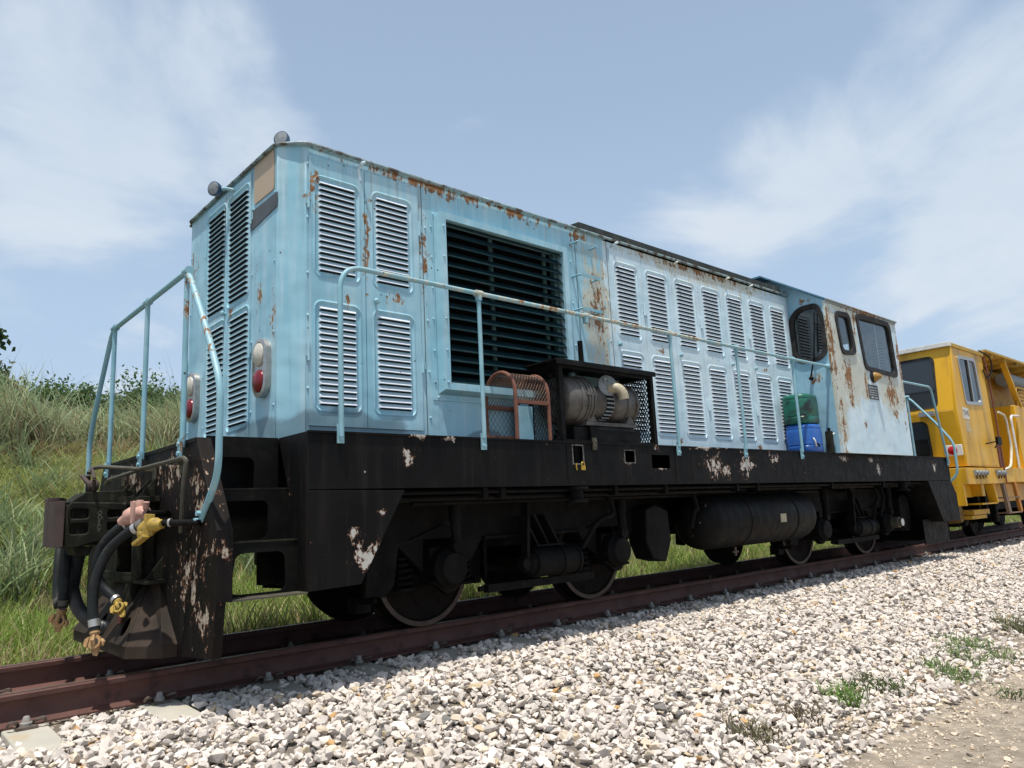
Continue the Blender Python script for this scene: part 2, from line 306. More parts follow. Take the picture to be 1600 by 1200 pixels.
class MB:
    def __init__(s): s.v = []; s.f = []; s.mi = []; s.cur = 0
    def add(s, vs, fs):
        k = len(s.v); s.v += [tuple(p) for p in vs]
        s.f += [tuple(i+k for i in f) for f in fs]; s.mi += [s.cur]*len(fs); return s
    def mat(s, i): s.cur = i; return s
    def box(s, x0, x1, y0, y1, z0, z1):
        vs = [(x, y, z) for x in (x0, x1) for y in (y0, y1) for z in (z0, z1)]
        return s.add(vs, [(0, 1, 3, 2), (4, 6, 7, 5), (0, 4, 5, 1), (2, 3, 7, 6), (0, 2, 6, 4), (1, 5, 7, 3)])
    def beam(s, p, q, w, h, up=(0, 0, 1)):
        p = Vector(p); q = Vector(q); d = (q-p).normalized(); a = d.cross(Vector(up))
        if a.length < 1e-4: a = d.cross(Vector((0, 1, 0)))
        a.normalize(); b = a.cross(d); vs = []
        for c in (p, q):
            for i, j in ((-1, -1), (1, -1), (1, 1), (-1, 1)): vs.append(c + a*w/2*i + b*h/2*j)
        return s.add(vs, [(0, 3, 2, 1), (4, 5, 6, 7), (0, 1, 5, 4), (1, 2, 6, 5), (2, 3, 7, 6), (3, 0, 4, 7)])
    def tube(s, pts, r, n=10, caps=True):
        pts = [Vector(p) for p in pts]; m = len(pts); R = r if isinstance(r, (list, tuple)) else [r]*m
        prev = None; vs = []
        for i in range(m):
            d = (pts[min(i+1, m-1)] - pts[max(i-1, 0)])
            d = d.normalized() if d.length > 1e-9 else Vector((0, 0, 1))
            if prev is None:
                a = d.cross(Vector((0, 0, 1)));
                if a.length < .05: a = d.cross(Vector((0, 1, 0)))
            else: a = prev - d*prev.dot(d)
            a.normalize(); prev = a; b = d.cross(a)
            for k in range(n):
                t = 2*pi*k/n; vs.append(pts[i] + (a*cos(t) + b*sin(t))*R[i])
        fs = [(i*n+k, i*n+(k+1) % n, (i+1)*n+(k+1) % n, (i+1)*n+k) for i in range(m-1) for k in range(n)]
        if caps: fs += [tuple(range(n))[::-1], tuple((m-1)*n+k for k in range(n))]
        return s.add(vs, fs)
    def lathe(s, prof, o, ax, n=24):
        """prof: (radius, distance along axis)"""
        o = Vector(o); ax = Vector(ax).normalized()
        return s.tube_r([(o + ax*t, r) for r, t in prof], ax, n)
    def tube_r(s, pr, ax, n):
        a = ax.cross(Vector((0, 0, 1)));
        if a.length < .05: a = ax.cross(Vector((0, 1, 0)))
        a.normalize(); b = ax.cross(a); vs = []
        for c, r in pr:
            for k in range(n):
                t = 2*pi*k/n; vs.append(c + (a*cos(t) + b*sin(t))*max(r, 1e-4))
        m = len(pr)
        fs = [(i*n+k, i*n+(k+1) % n, (i+1)*n+(k+1) % n, (i+1)*n+k) for i in range(m-1) for k in range(n)]
        fs += [tuple(range(n))[::-1], tuple((m-1)*n+k for k in range(n))]
        return s.add(vs, fs)
    def plate(s, outer, holes, fr, w0, w1):
        bm = bmesh.new(); loops = []
        for lp in [outer] + list(holes):
            vs = [bm.verts.new((p[0], p[1], 0)) for p in lp]; loops.append(vs)
            for i in range(len(vs)): bm.edges.new((vs[i-1], vs[i]))
        bmesh.ops.triangle_fill(bm, edges=bm.edges[:], use_beauty=True, use_dissolve=False)
        bm.verts.index_update(); vv = [v.co.copy() for v in bm.verts]; ff = [[v.index for v in f.verts] for f in bm.faces]
        k = len(vv); bm.free()
        V_ = [fr(p.x, p.y, w0) for p in vv] + [fr(p.x, p.y, w1) for p in vv]
        F_ = ff + [[i+k for i in f][::-1] for f in ff]; c = 0
        for lp in [outer] + list(holes):
            n = len(lp)
            for i in range(n): a = c+i; b = c+(i+1) % n; F_.append([a, b, b+k, a+k])
            c += n
        return s.add(V_, F_)
    def prism(s, poly, fr, w0, w1): return s.plate(poly, [], fr, w0, w1)
    def ring(s, outer, inner, fr, w0, w1, win=None):
        """frame between two loops of equal length"""
        n = len(outer); win = w1 if win is None else win
        V_ = [fr(p[0], p[1], w0) for p in outer] + [fr(p[0], p[1], w1) for p in outer] + [fr(p[0], p[1], win) for p in inner] + [fr(p[0], p[1], w0) for p in inner]
        F_ = []
        for i in range(n):
            j = (i+1) % n
            for q in range(4): a = q*n; b = ((q+1) % 4)*n; F_.append((a+i, a+j, b+j, b+i))
        return s.add(V_, F_)
    def build(s, name, mats, parent=None, smooth=True, bevel=0, fixn=True):
        mats = mats if isinstance(mats, (list, tuple)) else [mats]
        me = bpy.data.meshes.new(name); O = origin(parent) if parent else Vector((0, 0, 0))
        me.from_pydata([(p[0]-O.x, p[1]-O.y, p[2]-O.z) for p in s.v], [], s.f)
        for m in mats: me.materials.append(m)
        me.polygons.foreach_set('material_index', s.mi)
        if fixn:
            bm = bmesh.new(); bm.from_mesh(me); bmesh.ops.recalc_face_normals(bm, faces=bm.faces); bm.to_mesh(me); bm.free()
        if smooth:
            me.polygons.foreach_set('use_smooth', [True]*len(me.polygons)); me.set_sharp_from_angle(angle=rad(32))
        o = link(bpy.data.objects.new(name, me))
        if parent: o.parent = parent
        if bevel:
            b = o.modifiers.new('bevel', 'BEVEL'); b.width = bevel; b.segments = 2; b.limit_method = 'ANGLE'; b.angle_limit = rad(40); b.harden_normals = False
        return o
def text(s, word, size, origin_, right, up, depth=.003, name='lettering', mat=None, parent=None):
    cu = bpy.data.curves.new('t', 'FONT'); cu.body = word; cu.size = size; cu.extrude = 0; cu.align_x = 'CENTER'; cu.align_y = 'CENTER'
    o = bpy.data.objects.new('t', cu); link(o); bpy.context.view_layer.update()
    me = bpy.data.meshes.new_from_object(o.evaluated_get(bpy.context.evaluated_depsgraph_get()))
    R = Vector(right); U = Vector(up); O = Vector(origin_)
    vs = [O + R*v.co.x + U*v.co.y for v in me.vertices]; fs = [tuple(p.vertices) for p in me.polygons]
    bpy.data.objects.remove(o); bpy.data.curves.remove(cu); bpy.data.meshes.remove(me)
    s.add(vs, fs); return s
HX = lambda x: x*1.0204
HZ = lambda z: .8 + (z-.8)*1.0204

# ================================================================== LOCOMOTIVE
loco = thing('locomotive', (7.2, 0, 0), 'weathered pale blue diesel locomotive with black underframe standing in the foreground', 'locomotive')
YH = .98; ZT = HZ(3.375); ZD = 1.363
# ---- hood shell (front hood + rear hood, closed box with the radiator opening)
gx0, gx1, gz0, gz1 = HX(3.322), HX(4.622), HZ(1.80), HZ(3.088)
m = MB()
CH = [(2.085, -.855), (2.235, -YH)]
m.plate(rect(2.235, 5.36, ZD-.01, ZT), [rrect(gx0, gx1, gz0, gz1, .01, 1)], side(), YH-.05, YH)
m.box(2.235, 5.36, YH-.05, YH, ZD-.01, ZT)
m.box(2.085, 2.135, -.855, .855, ZD-.01, ZT)
for sy in (-1, 1): m.prism([(2.085, sy*.855), (2.235, sy*YH), (2.285, sy*(YH-.05)), (2.135, sy*.80)], top, ZD-.01, ZT)
m.prism([(2.08, -.857), (2.233, -YH-.003), (5.40, -YH-.003), (5.40, YH+.003), (2.233, YH+.003), (2.08, .857)], top, ZT, ZT+.028)
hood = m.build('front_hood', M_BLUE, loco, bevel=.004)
m = MB(); m.box(5.36, 8.965, -YH, -YH+.05, ZD-.01, ZT-.01); m.box(5.36, 8.96, YH-.05, YH, ZD-.01, ZT-.01); m.box(5.36, 8.96, -YH+.05, YH-.05, ZT-.06, ZT-.012)
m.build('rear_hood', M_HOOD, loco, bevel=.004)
# dark interior walls so that the grille looks into a radiator
m = MB(); m.box(HX(3.2), HX(4.72), -YH+.20, -YH+.24, 1.45, 3.38)
for i in range(150):
    x = gx0 - .05 + i*(gx1-gx0+.1)/149
    m.box(x, x+.003, -YH+.165, -YH+.20, gz0-.08, gz1+.08)
m.build('radiator_core', M_CORE, loco)
# roof edge gutter
m = MB(); zg = ZT+.012
m.tube(fillet([(2.10, .93, zg), (2.10, .87, zg), (2.066, .84, zg), (2.066, -.85, zg), (2.225, -YH-.022, zg), (9.0, -YH-.022, zg)], .05), .014, 8)
m.build('roof_gutter', simple('gutter_paint', (.20, .31, .35), (.30, .38, .38), 12, .6, dirt=(.07, .055, .04), dscale=7, dthr=(.45, .6)), loco)
# roof dome vent, lifting eye
m = MB(); m.lathe([(.36, 0), (.36, .06), (.30, .12), (.16, .17), (0, .185)], (HX(3.95), -.52, ZT+.02), (0, 0, 1), 32); m.build('roof_dome', M_BLUE, loco)
m = MB(); m.tube([(5.02+.04*cos(t*pi/8), -.86, ZT+.02+.06*sin(t*pi/8)) for t in range(9)], .009, 6); m.build('lifting_eye', M_RAILING, loco)
# rear hood roof
m = MB()
prof = [(-1.0, ZT+.03), (-.985, ZT+.10), (0, ZT+.16), (.985, ZT+.10), (1.0, ZT+.03), (.9, ZT+.0), (-.9, ZT+.0)]
m.prism(prof, front(), 5.03, 8.80)
m.build('rear_hood_roof', M_DARKROOF, loco, bevel=.004)

# ---- louvred doors
def louvres(m, x0, x1, z0, z1, n, fr, w):
    """pressed louvres: sloping hood on top, slot shade painted as a dark face under"""
    p = (z1-z0)/n; o = .020
    for i in range(n):
        zt = z1 - i*p; zm = zt - p*.60; zb = zm - .004
        e = .016
        v = [fr(x0, zt, w), fr(x1, zt, w), fr(x1-e*.5, zm+.004, w+o), fr(x0+e*.5, zm+.004, w+o), fr(x1-e*.5, zm, w+o), fr(x0+e*.5, zm, w+o), fr(x1, zb, w), fr(x0, zb, w)]
        m.mat(1).add(v, [(0, 1, 2, 3), (3, 2, 4, 5), (0, 3, 5, 7), (1, 6, 4, 2)])
        m.mat(2).add([fr(x0+e, zm, w+o-.003), fr(x1-e, zm, w+o-.003), fr(x1-.003, zb-.006, w+.001), fr(x0+.003, zb-.006, w+.001)], [(0, 1, 2, 3)])
    m.mat(0)
def door(name, x0, x1, z0, z1, fields, fr, w, mats, nlist, parent=loco, label=None):
    m = MB(); t = .012
    holes = [rrect(a-.034, b+.034, c-.03, d+.03, .055, 5) for a, b, c, d in fields]
    m.plate(rect(x0+.003, x1-.003, z0, z1), holes, fr, w, w+t)
    for (a, b, c, d), n, hl in zip(fields, nlist, holes):
        big = rrect(a-.034, b+.034, c-.03, d+.03, .055, 5); ins = rrect(a-.022, b+.022, c-.018, d+.018, .045, 5)
        m.ring(rrect(a-.046, b+.046, c-.042, d+.042, .067, 5), big, fr, w+t, w+t+.0005, w+t+.005)
        k = len(big); v = [fr(p[0], p[1], w+t) for p in big] + [fr(p[0], p[1], w+t-.009) for p in ins]
        m.add(v, [(i, (i+1) % k, k+(i+1) % k, k+i) for i in range(k)] + [tuple(k+i for i in range(k))])
        louvres(m, a, b, c, d, n, fr, w+t-.009)
    o = m.build(name, mats, parent, smooth=False)
    return tag(o, label)
def hinge(x, z, fr, w, parent, mat):
    m = MB(); n = len(fr(0, 0, 0)); a = Vector(fr(x, z-.06, w+.016)); b = Vector(fr(x, z+.06, w+.016))
    m.tube([a, b], .010, 8); m.beam(Vector(fr(x-.02, z, w+.008)), Vector(fr(x+.03, z, w+.008)), .003, .055)
    m.build('hinge', mat, parent)
def knob(x, z, fr, w, parent, mat):
    m = MB(); ax = Vector(fr(x, z, w+1)) - Vector(fr(x, z, w)); m.lathe([(.010, 0), (.010, .012), (.021, .018), (.023, .028), (.015, .036), (0, .038)], fr(x, z, w), ax, 12)
    m.build('door_knob', mat, parent)
FS = side(-1); BM = [M_BLUE, M_LOUVRE, M_SLOTSHADE]; HM = [M_HOOD, M_LOUVRE, M_SLOTSHADE]; FM = [M_BLUE, M_LOUVSHADE, M_SLOTSHADE]
zf = [(HZ(2.482), HZ(3.145)), (HZ(1.565), HZ(2.25))]
dz0, dz1 = HZ(1.437), HZ(3.31)
for i, (x0, x1, a, b) in enumerate(((2.207, 2.640, 2.282, 2.562), (2.640, 3.106, 2.733, 3.008))):
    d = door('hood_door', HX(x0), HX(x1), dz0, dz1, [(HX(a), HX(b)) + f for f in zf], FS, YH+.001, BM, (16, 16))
    hinge(HX(x0)-.003 if i == 0 else HX(x1)+.003, HZ(2.98), FS, YH, d, M_BLUE); hinge(HX(x0)-.003 if i == 0 else HX(x1)+.003, HZ(1.92), FS, YH, d, M_BLUE)
    if i == 1: knob(HX(2.715), HZ(2.34), FS, YH+.012, d, M_RAILING)
pit = .4858
for i in range(7):
    x0 = HX(5.325+pit*i); x1 = x0+HX(pit); a = HX(5.413+pit*i); b = a+HX(.288)
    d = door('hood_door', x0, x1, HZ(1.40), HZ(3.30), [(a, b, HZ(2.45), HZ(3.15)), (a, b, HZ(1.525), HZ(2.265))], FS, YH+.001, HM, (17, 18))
    h = x1 if i % 2 == 0 else x0
    if i < 6:
        for z in (2.75, 1.85): hinge(h + (-.012 if i % 2 == 0 else .012), HZ(z), FS, YH+.006, d, M_HOOD)
        knob(x0+.05 if i % 2 == 0 else x0+.055, HZ(2.345), FS, YH+.012, d, M_RAILING) if i in (0, 2, 4, 5) else None
FF = front(-1); FW = lambda u, v, w: (2.085 - w, u, v)
for (y0, y1, a, b, c, e) in ((.040, .447, .066, .400, .058, .375), (-.437, .036, -.383, -.040, -.395, -.070)):
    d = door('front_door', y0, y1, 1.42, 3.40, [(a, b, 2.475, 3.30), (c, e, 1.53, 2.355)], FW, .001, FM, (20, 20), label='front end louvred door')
    s_ = y1+.004 if y0 > 0 else y0-.004
    hinge(s_, 3.05, FW, 0, d, M_BLUE); hinge(s_, 2.05, FW, 0, d, M_BLUE)
    if y0 < 0: knob(.02, 2.42, FW, .012, d, M_RAILING)
# roof side clamps with hanging strips
m = MB()
for x in (2.655, 5.50, 6.50, 7.49, 8.0):
    xx = x if x < 3 else x
    m = MB(); m.tube([(xx, -YH-.005, ZT-.05), (xx, -YH-.06, ZT-.03), (xx+.015, -YH-.075, ZT-.026)], .012, 8)
    m.beam((xx-.012, -YH-.014, ZT-.06), (xx+.008, -YH-.014, ZT-.15), .005, .02, (1, 0, 0)); m.build('door_clamp', M_HOOD, loco)
# panel seams and bolts
M_SEAM = simple('seam_dark', (.06, .075, .08), (.10, .09, .07), 9, .8)
for x in (HX(3.145), HX(4.86), HX(5.305)):
    m = MB(); m.box(x-.002, x+.002, -YH-.0032, -YH, ZD+.02, ZT-.01); m.build('panel_seam', M_SEAM, loco)
m = MB()
for x, zs in ((HX(3.175), (1.55, 1.9, 2.3, 2.7, 3.05, 3.3)), (HX(4.79), (1.6, 1.9, 2.3, 2.7, 3.1)), (HX(5.28), (1.6, 2.0, 2.4, 2.8, 3.2)), (HX(2.225)-.02, (1.7, 2.2, 2.5, 2.9, 3.3))):
    for z in zs: m.lathe([(.011, 0), (.011, .004), (.006, .008)], (x, -YH, z), (0, -1, 0), 8)
for y in (-.46, -.83, .47, .82):
    for z in (1.6, 2.1, 2.6, 3.1): m.lathe([(.010, 0), (.010, .004), (.005, .007)], (2.085, y+.01, z), (-1, 0, 0), 8)
m.build('panel_bolts', M_BLUE, loco)

# ---- radiator grille: projecting duct frame, slats, uprights
m = MB(); fo = rect(HX(3.204), HX(4.725), HZ(1.67), HZ(3.155)); fi = rect(gx0, gx1, gz0, gz1)
m.ring(fo, rect(HX(3.204)+.045, HX(4.725)-.045, HZ(1.67)+.045, HZ(3.155)-.045), FS, YH, YH+.006)
o1 = rect(HX(3.204)+.05, HX(4.725)-.05, HZ(1.67)+.05, HZ(3.155)-.05); o2 = rect(gx0-.055, gx1+.055, gz0-.055, gz1+.055)
k = 4; v = [FS(p[0], p[1], YH+.002) for p in o1] + [FS(p[0], p[1], YH+.075) for p in o2] + [FS(p[0], p[1], YH+.075) for p in fi] + [FS(p[0], p[1], YH-.02) for p in fi]
m.add(v, [(q*4+i, q*4+(i+1) % 4, (q+1)*4+(i+1) % 4, (q+1)*4+i) for q in range(3) for i in range(4)])
for i in range(7):
    for z in (HZ(1.67)+.022, HZ(3.155)-.022): m.lathe([(.010, 0), (.010, .004), (.005, .008)], (HX(3.25)+i*.245, -YH-.006, z), (0, -1, 0), 8)
for i in range(6):
    for x in (HX(3.204)+.022, HX(4.725)-.022, gx0-.027): m.lathe([(.010, 0), (.010, .004), (.005, .008)], (x, -YH-(.076 if x > gx0-.03 and x < gx0 else .006), HZ(1.80)+i*.25), (0, -1, 0), 8)
gf = m.build('radiator_grille', M_BLUE, loco, smooth=False)
m = MB(); n = 16
for i in range(n):
    z = gz0 + .03 + (gz1-gz0-.04)*i/(n-1)
    m.prism([(-YH-.050, z-.028), (-YH-.046, z-.024), (-YH+.010, z+.038), (-YH+.006, z+.040), (-YH-.052, z-.022)], front(), gx0+.002, gx1-.002)
m.build('grille_slats', M_TEAL, gf, smooth=False)
m = MB()
for x in (HX(3.86), HX(4.48)): m.box(x-.018, x+.018, -YH+.03, -YH+.05, gz0, gz1)
m.box(gx1-.06, gx1-.01, -YH-.0, -YH+.05, gz0, gz1)
m.build('grille_upright', simple('grille_bar', (.06, .15, .18), (.09, .19, .22), 9, .5), gf)

# ---- ladder rungs
for z in (3.215, 2.90, 2.585):
    m = MB(); z = HZ(z)+.01; x0, x1 = HX(4.80), HX(5.06)
    m.tube(fillet([(x0-.0, -YH, z), (x0-.0, -YH-.10, z), (x1+.0, -YH-.10, z), (x1+.0, -YH, z)], .02), .010, 8); m.beam((x0, -YH-.112, z-.004), (x1, -YH-.112, z-.004), .006, .028)
    m.build('ladder_rung', M_RAILING, loco)
# ---- work lamps on the front roof edge
def worklamp(c, d, arm):
    m = MB(); c = Vector(c); d = Vector(d).normalized()
    m.lathe([(.02, -.055), (.042, -.045), (.054, -.02), (.057, .0), (.057, .010), (.050, .012)], c, d, 20)
    b = m.build('work_lamp', M_DARKB, loco)
    m = MB(); m.lathe([(.050, .011), (.046, .016), (.02, .020), (0, .021)], c, d, 20); m.build('lamp_lens', M_FLANGE, b)
    m = MB(); m.tube([Vector(p) for p in arm], .014, 8); m.build('lamp_bracket', M_RAILING, b)
worklamp((2.14, -.80, ZT+.098), (-1, -.75, .05), [(2.17, -.80, ZT+.06), (2.19, -.80, ZT+.02)])
worklamp((1.96, -.005, ZT-.03), (-1, -.5, -.1), [(1.99, -.02, ZT-.03), (2.03, -.06, ZT-.03), (2.09, -.14, ZT-.06)])
# ---- blank plates on the front
def qplate(name, pts, mat, label):
    m = MB(); m.plate(pts, [], FW, .002, .007); tag(m.build(name, mat, loco, smooth=False), label)
qplate('name_plate', roundpoly([(-.476, 3.425), (-.475, 3.125), (-.815, 3.125), (-.815, 3.395), (-.80, 3.43)], .03), M_TAN, 'plain tan plate on the front end')
qplate('number_board', [(-.44, 3.085), (-.425, 2.94), (-.862, 2.98), (-.868, 3.085)], M_GREYPL, 'plain dark grey plate on the front end')
# ---- oval marker lamps
def oval(y, z, hw, hh, n=28):
    out = []
    for i in range(n):
        t = 2*pi*i/n; c = cos(t); s = sin(t); out.append((y + hw*c, z + (hh-hw)*(1 if s >= 0 else -1)*(1 if abs(s) > 1e-6 else 0) + hw*s))
    return out
for y in (-.672, .668):
    m = MB(); zc = 1.872
    m.ring(oval(y, zc, .112, .205), oval(y, zc, .086, .178), FW, .0, .040, .046)
    b = m.build('marker_lamp', M_CHROME, loco)
    m = MB(); m.prism(oval(y, zc, .087, .179), FW, .002, .038); m.build('lamp_dish', M_CHROME, b)
    m = MB(); m.lathe([(.084, 0), (.080, .015), (.05, .03), (0, .036)], (2.050, y, zc+.090), (-1, 0, 0), 24); m.build('clear_lens', M_CLEAR, b)
    m = MB(); m.lathe([(.080, 0), (.076, .015), (.05, .03), (0, .036)], (2.050, y, zc-.092), (-1, 0, 0), 24); m.build('red_lens', M_RED, b)

# ---- cab
cx0, cx1, cy = 8.97, 11.115, 1.478; FX = 8.97; KC = .9742
CP = lambda L: [(x*KC, .8+(z-.8)*KC) for x, z in L]
ZC = 3.262
w1 = roundpoly([(9.405, 3.215), (9.80, 3.235), (9.905, 2.66), (9.50, 2.655)], .10)
w1 = roundpoly(CP([(9.425, 3.20), (9.83, 3.225), (9.90, 2.70), (9.50, 2.66)]), .10)
w2 = roundpoly(CP([(10.06, 3.255), (11.15, 3.275), (11.20, 2.50), (10.16, 2.52)]), .10)
def shrink(pts, d):
    cxm = sum(p[0] for p in pts)/len(pts); czm = sum(p[1] for p in pts)/len(pts)
    W_ = max(p[0] for p in pts)-cxm; H_ = max(p[1] for p in pts)-czm
    return [(cxm+(p[0]-cxm)*(W_-d)/W_, czm+(p[1]-czm)*(H_-d)/H_) for p in pts]
for sy in (1, -1):
    m = MB(); m.plate(rect(cx0-.001, cx1, 1.356, ZC-.001), [w1, w2], side(sy), cy-.04, cy); cab = m.build('cab_side_wall', M_CAB, loco)
fwl = roundpoly([(-1.00, 3.12), (-1.13, 3.235), (-1.36, 3.235), (-1.415, 3.10), (-1.42, 2.62), (-1.33, 2.535), (-1.08, 2.535), (-1.00, 2.62)], .13, 6)
fwr = [(-p[0], p[1]) for p in fwl][::-1]
FRW = lambda u, v, w: (FX-w, u, v); FWW = fwl
cwo = [(-cy+.003, 1.358), (cy-.003, 1.358), (cy-.003, ZC), (.79, 3.70), (-.79, 3.70), (-cy+.003, ZC)]
m = MB(); m.plate(cwo, [fwl, fwr], FRW, -.04, 0); m.build('cab_front_wall', M_CABSHADE, loco)
m = MB(); m.plate(cwo, [rrect(-1.2, -.3, 2.3, 3.1, .1), rrect(.3, 1.2, 2.3, 3.1, .1)], lambda u, v, w: (cx1+w, u, v), -.04, 0)
m.build('cab_rear_wall', M_CAB, loco)
m = MB()
rp = [(-cy-.015, ZC), (-.79, 3.70), (.79, 3.70), (cy+.015, ZC), (cy+.015, ZC+.022), (.79, 3.722), (-.79, 3.722), (-cy-.015, ZC+.022)]
V_ = []
for k, (y, z) in enumerate(rp):
    t = max(0, (abs(y)-.79)/(cy-.79)); V_.append((FX-.27 + t*.26, y, z))
for (y, z) in rp: V_.append((cx1+.03, y, z))
m.add(V_, [(i, (i+1) % 8, 8+(i+1) % 8, 8+i) for i in range(8)] + [(0, 1, 6, 7), (1, 2, 5, 6), (2, 3, 4, 5), (8, 15, 14, 9), (9, 14, 13, 10), (10, 13, 12, 11)])
m.build('cab_roof', simple('cab_roof_paint', (.04, .15, .24), (.06, .19, .28), 5, .6, dirt=(.08, .06, .04), dscale=15), loco)
m = MB(); m.tube([(cx0-.01, -cy-.012, ZC+.012), (cx1+.02, -cy-.012, ZC+.012)], .013, 8); m.box(cx0, cx1, -cy-.010, -cy+.001, ZC-.025, ZC)
m.build('cab_gutter', paint('gutter_rust', (.20, .25, .25), (.30, .34, .33), (.16, .12, .09), [(10.05, -1.48, 3.25, 1.6, .3, .2)], rustamt=1.0), loco)
m = MB(); m.box(cx0+.05, cx1-.05, -cy+.05, cy-.05, 1.37, 1.41); m.build('cab_floor', M_BLACK, loco)
def window(name, pts, fr, w, parent, fw=.042, div=None, depth=.02):
    m = MB(); m.ring(shrink(pts, -.020), shrink(pts, fw), fr, w-.03, w+depth, w+depth-.004)
    f = m.build(name, M_SEAL, parent)
    m = MB(); m.plate(shrink(pts, fw-.006), [], fr, w-.015, w-.010); m.build('glass', M_GLASS, f, smooth=False) if name != 'windscreen' else m.build('glass', M_WSGLASS, f, smooth=False)
    if div:
        m = MB(); z0 = min(p[1] for p in pts)+.05; z1 = max(p[1] for p in pts)-.05
        m.box(div-.012, div+.012, -w+.012, -w+.03, z0, z1); m.build('window_bar', M_CHROME, f)
    return f
window('cab_window', w1, side(-1), cy, cab); window('cab_window', w2, side(-1), cy, cab, div=10.68*KC)
fwin = window('windscreen', FWW, FRW, 0, loco, fw=.036)
m = MB(); m.tube([FRW(-1.335, 3.13, .03), FRW(-1.27, 2.56, .045), FRW(-1.19, 2.32, .03)], [.006, .009, .010], 6)
m.lathe([(.022, 0), (.022, .04), (.01, .045)], FRW(-1.19, 2.31, 0), Vector(FRW(0, 0, 1))-Vector(FRW(0, 0, 0)), 10); m.build('wiper', M_BLACK, loco)
# louvred cabinets standing inside the cab, seen through the side window
m = MB()
for y in (-1.40, -1.12):
    m.mat(0).box(10.92, 11.06, y, y+.25, 1.42, 3.16); louvres(m, y+.04, y+.21, 2.2, 3.05, 20, lambda u, v, w: (10.919-w, u, v), 0)
m.build('cab_cabinet', [M_WHITE, M_WHITE, M_SLOTSHADE], loco, smooth=False)
m = MB(); m.box(9.35, 9.7, -.5, -.1, 1.41, 2.1); m.box(9.66, 9.74, -.5, -.1, 2.1, 2.7); m.tube([(9.6, -.9, 2.5), (9.75, -.9, 2.62), (9.9, -.9, 2.55)], .02, 6); m.build('driver_seat', M_BLACK, loco, bevel=.02)
# amber lamp and data plate on the cab side
m = MB(); m.lathe([(.075, 0), (.078, .02), (.068, .028)], (10.36*KC, -cy, 2.38), (0, -1, 0), 20); b = m.build('side_lamp', M_SEAL, loco)
m = MB(); m.lathe([(.066, .018), (.060, .05), (.035, .095), (.012, .115), (0, .118)], (10.36*KC, -cy, 2.38), (.35, -1, 0), 20); m.build('lamp_lens', M_AMBER, b)
m = MB(); m.box(9.90, 10.20, -cy-.006, -cy-.0005, 2.075, 2.27); b = m.build('data_plate', M_GREYPL, loco)
m = MB(); random.seed(3)
for r, (z, h) in enumerate(((2.232, .014), (2.197, .010), (2.167, .010), (2.137, .010))):
    x = 9.92
    while x < 10.17:
        l = random.uniform(.015, .06); m.box(x, min(x+l, 10.18), -cy-.0075, -cy-.006, z-h/2, z+h/2); x += l+.010
m.box(9.96, 10.03, -cy-.0075, -cy-.006, 2.090, 2.110); m.box(10.08, 10.16, -cy-.0075, -cy-.006, 2.090, 2.110)
m.build('plate_lettering', M_TEXT, b, smooth=False)

# ---- deck and sole bars
m = MB(); m.box(1.56, 12.86, -.87, .87, ZD-.04, ZD-.012); m.box(2.05, 12.77, -1.36, 1.36, ZD-.035, ZD-.013)
m.box(2.3, 12.5, -.42, -.34, .98, ZD-.04); m.box(2.3, 12.5, .34, .42, .98, ZD-.04)
for x in np.arange(2.6, 12.6, .9): m.box(x, x+.06, -1.34, 1.34, 1.12, ZD-.035)
m.build('deck', M_UNDER, loco)
holes = [rect(4.343, 4.455, 1.19, 1.33), rect(4.985, 5.115, 1.205, 1.305), rect(5.353, 5.62, 1.155, 1.275)]
for sy in (-1, 1):
    m = MB(); m.plate(rect(2.05, 12.77, 1.012, ZD), holes if sy < 0 else [], side(sy), 1.363, 1.375); m.box(2.05, 12.77, min(sy*1.30, sy*1.363), max(sy*1.30, sy*1.363), 1.014, 1.024)
    m.build('sole_bar', M_SOLE, loco, smooth=False, bevel=.002)
m = MB()
for x in (4.27, 5.70): m.box(x-.004, x+.004, -1.3795, -1.375, 1.02, ZD-.005)
m.box(2.05, 12.77, -1.385, -1.3755, 1.352, ZD+.002)
m.build('sole_bar_trim', M_SOLE, loco)
m = MB(); m.box(12.765, 12.775, -1.36, 1.36, 1.0, ZD); m.build('rear_beam', M_SOLE, loco)
M_CUT = simple('chipped_edge', (.20, .19, .17), (.02, .02, .02), 24, .8)
for a_, b_ in ((rect(4.330, 4.467, 1.178, 1.342), rect(4.343, 4.455, 1.19, 1.33)), (rect(4.976, 5.124, 1.196, 1.314), rect(4.985, 5.115, 1.205, 1.305))):
    m = MB(); m.ring(a_, b_, FS, 1.375, 1.3765); m.build('cut_edge', M_CUT, loco, smooth=False)
m = MB(); m.box(4.42, 4.465, -1.387, -1.377, 1.135, 1.170); m.tube(fillet([(4.428, -1.382, 1.168), (4.428, -1.382, 1.198), (4.457, -1.382, 1.198), (4.457, -1.382, 1.168)], .01), .0045, 6)
m.tube([(4.37, -1.379, 1.19), (4.365, -1.379, 1.16), (4.372, -1.379, 1.135)], .006, 6); m.build('padlock', M_BRASS, loco)
m = MB(); m.box(4.575, 4.615, -1.395, -1.376, 1.30, 1.40); m.lathe([(.009, 0), (.009, .01)], (4.595, -1.395, 1.33), (0, -1, 0), 8); m.lathe([(.009, 0), (.009, .01)], (4.595, -1.395, 1.37), (0, -1, 0), 8); m.build('lug', M_PIPE, loco)
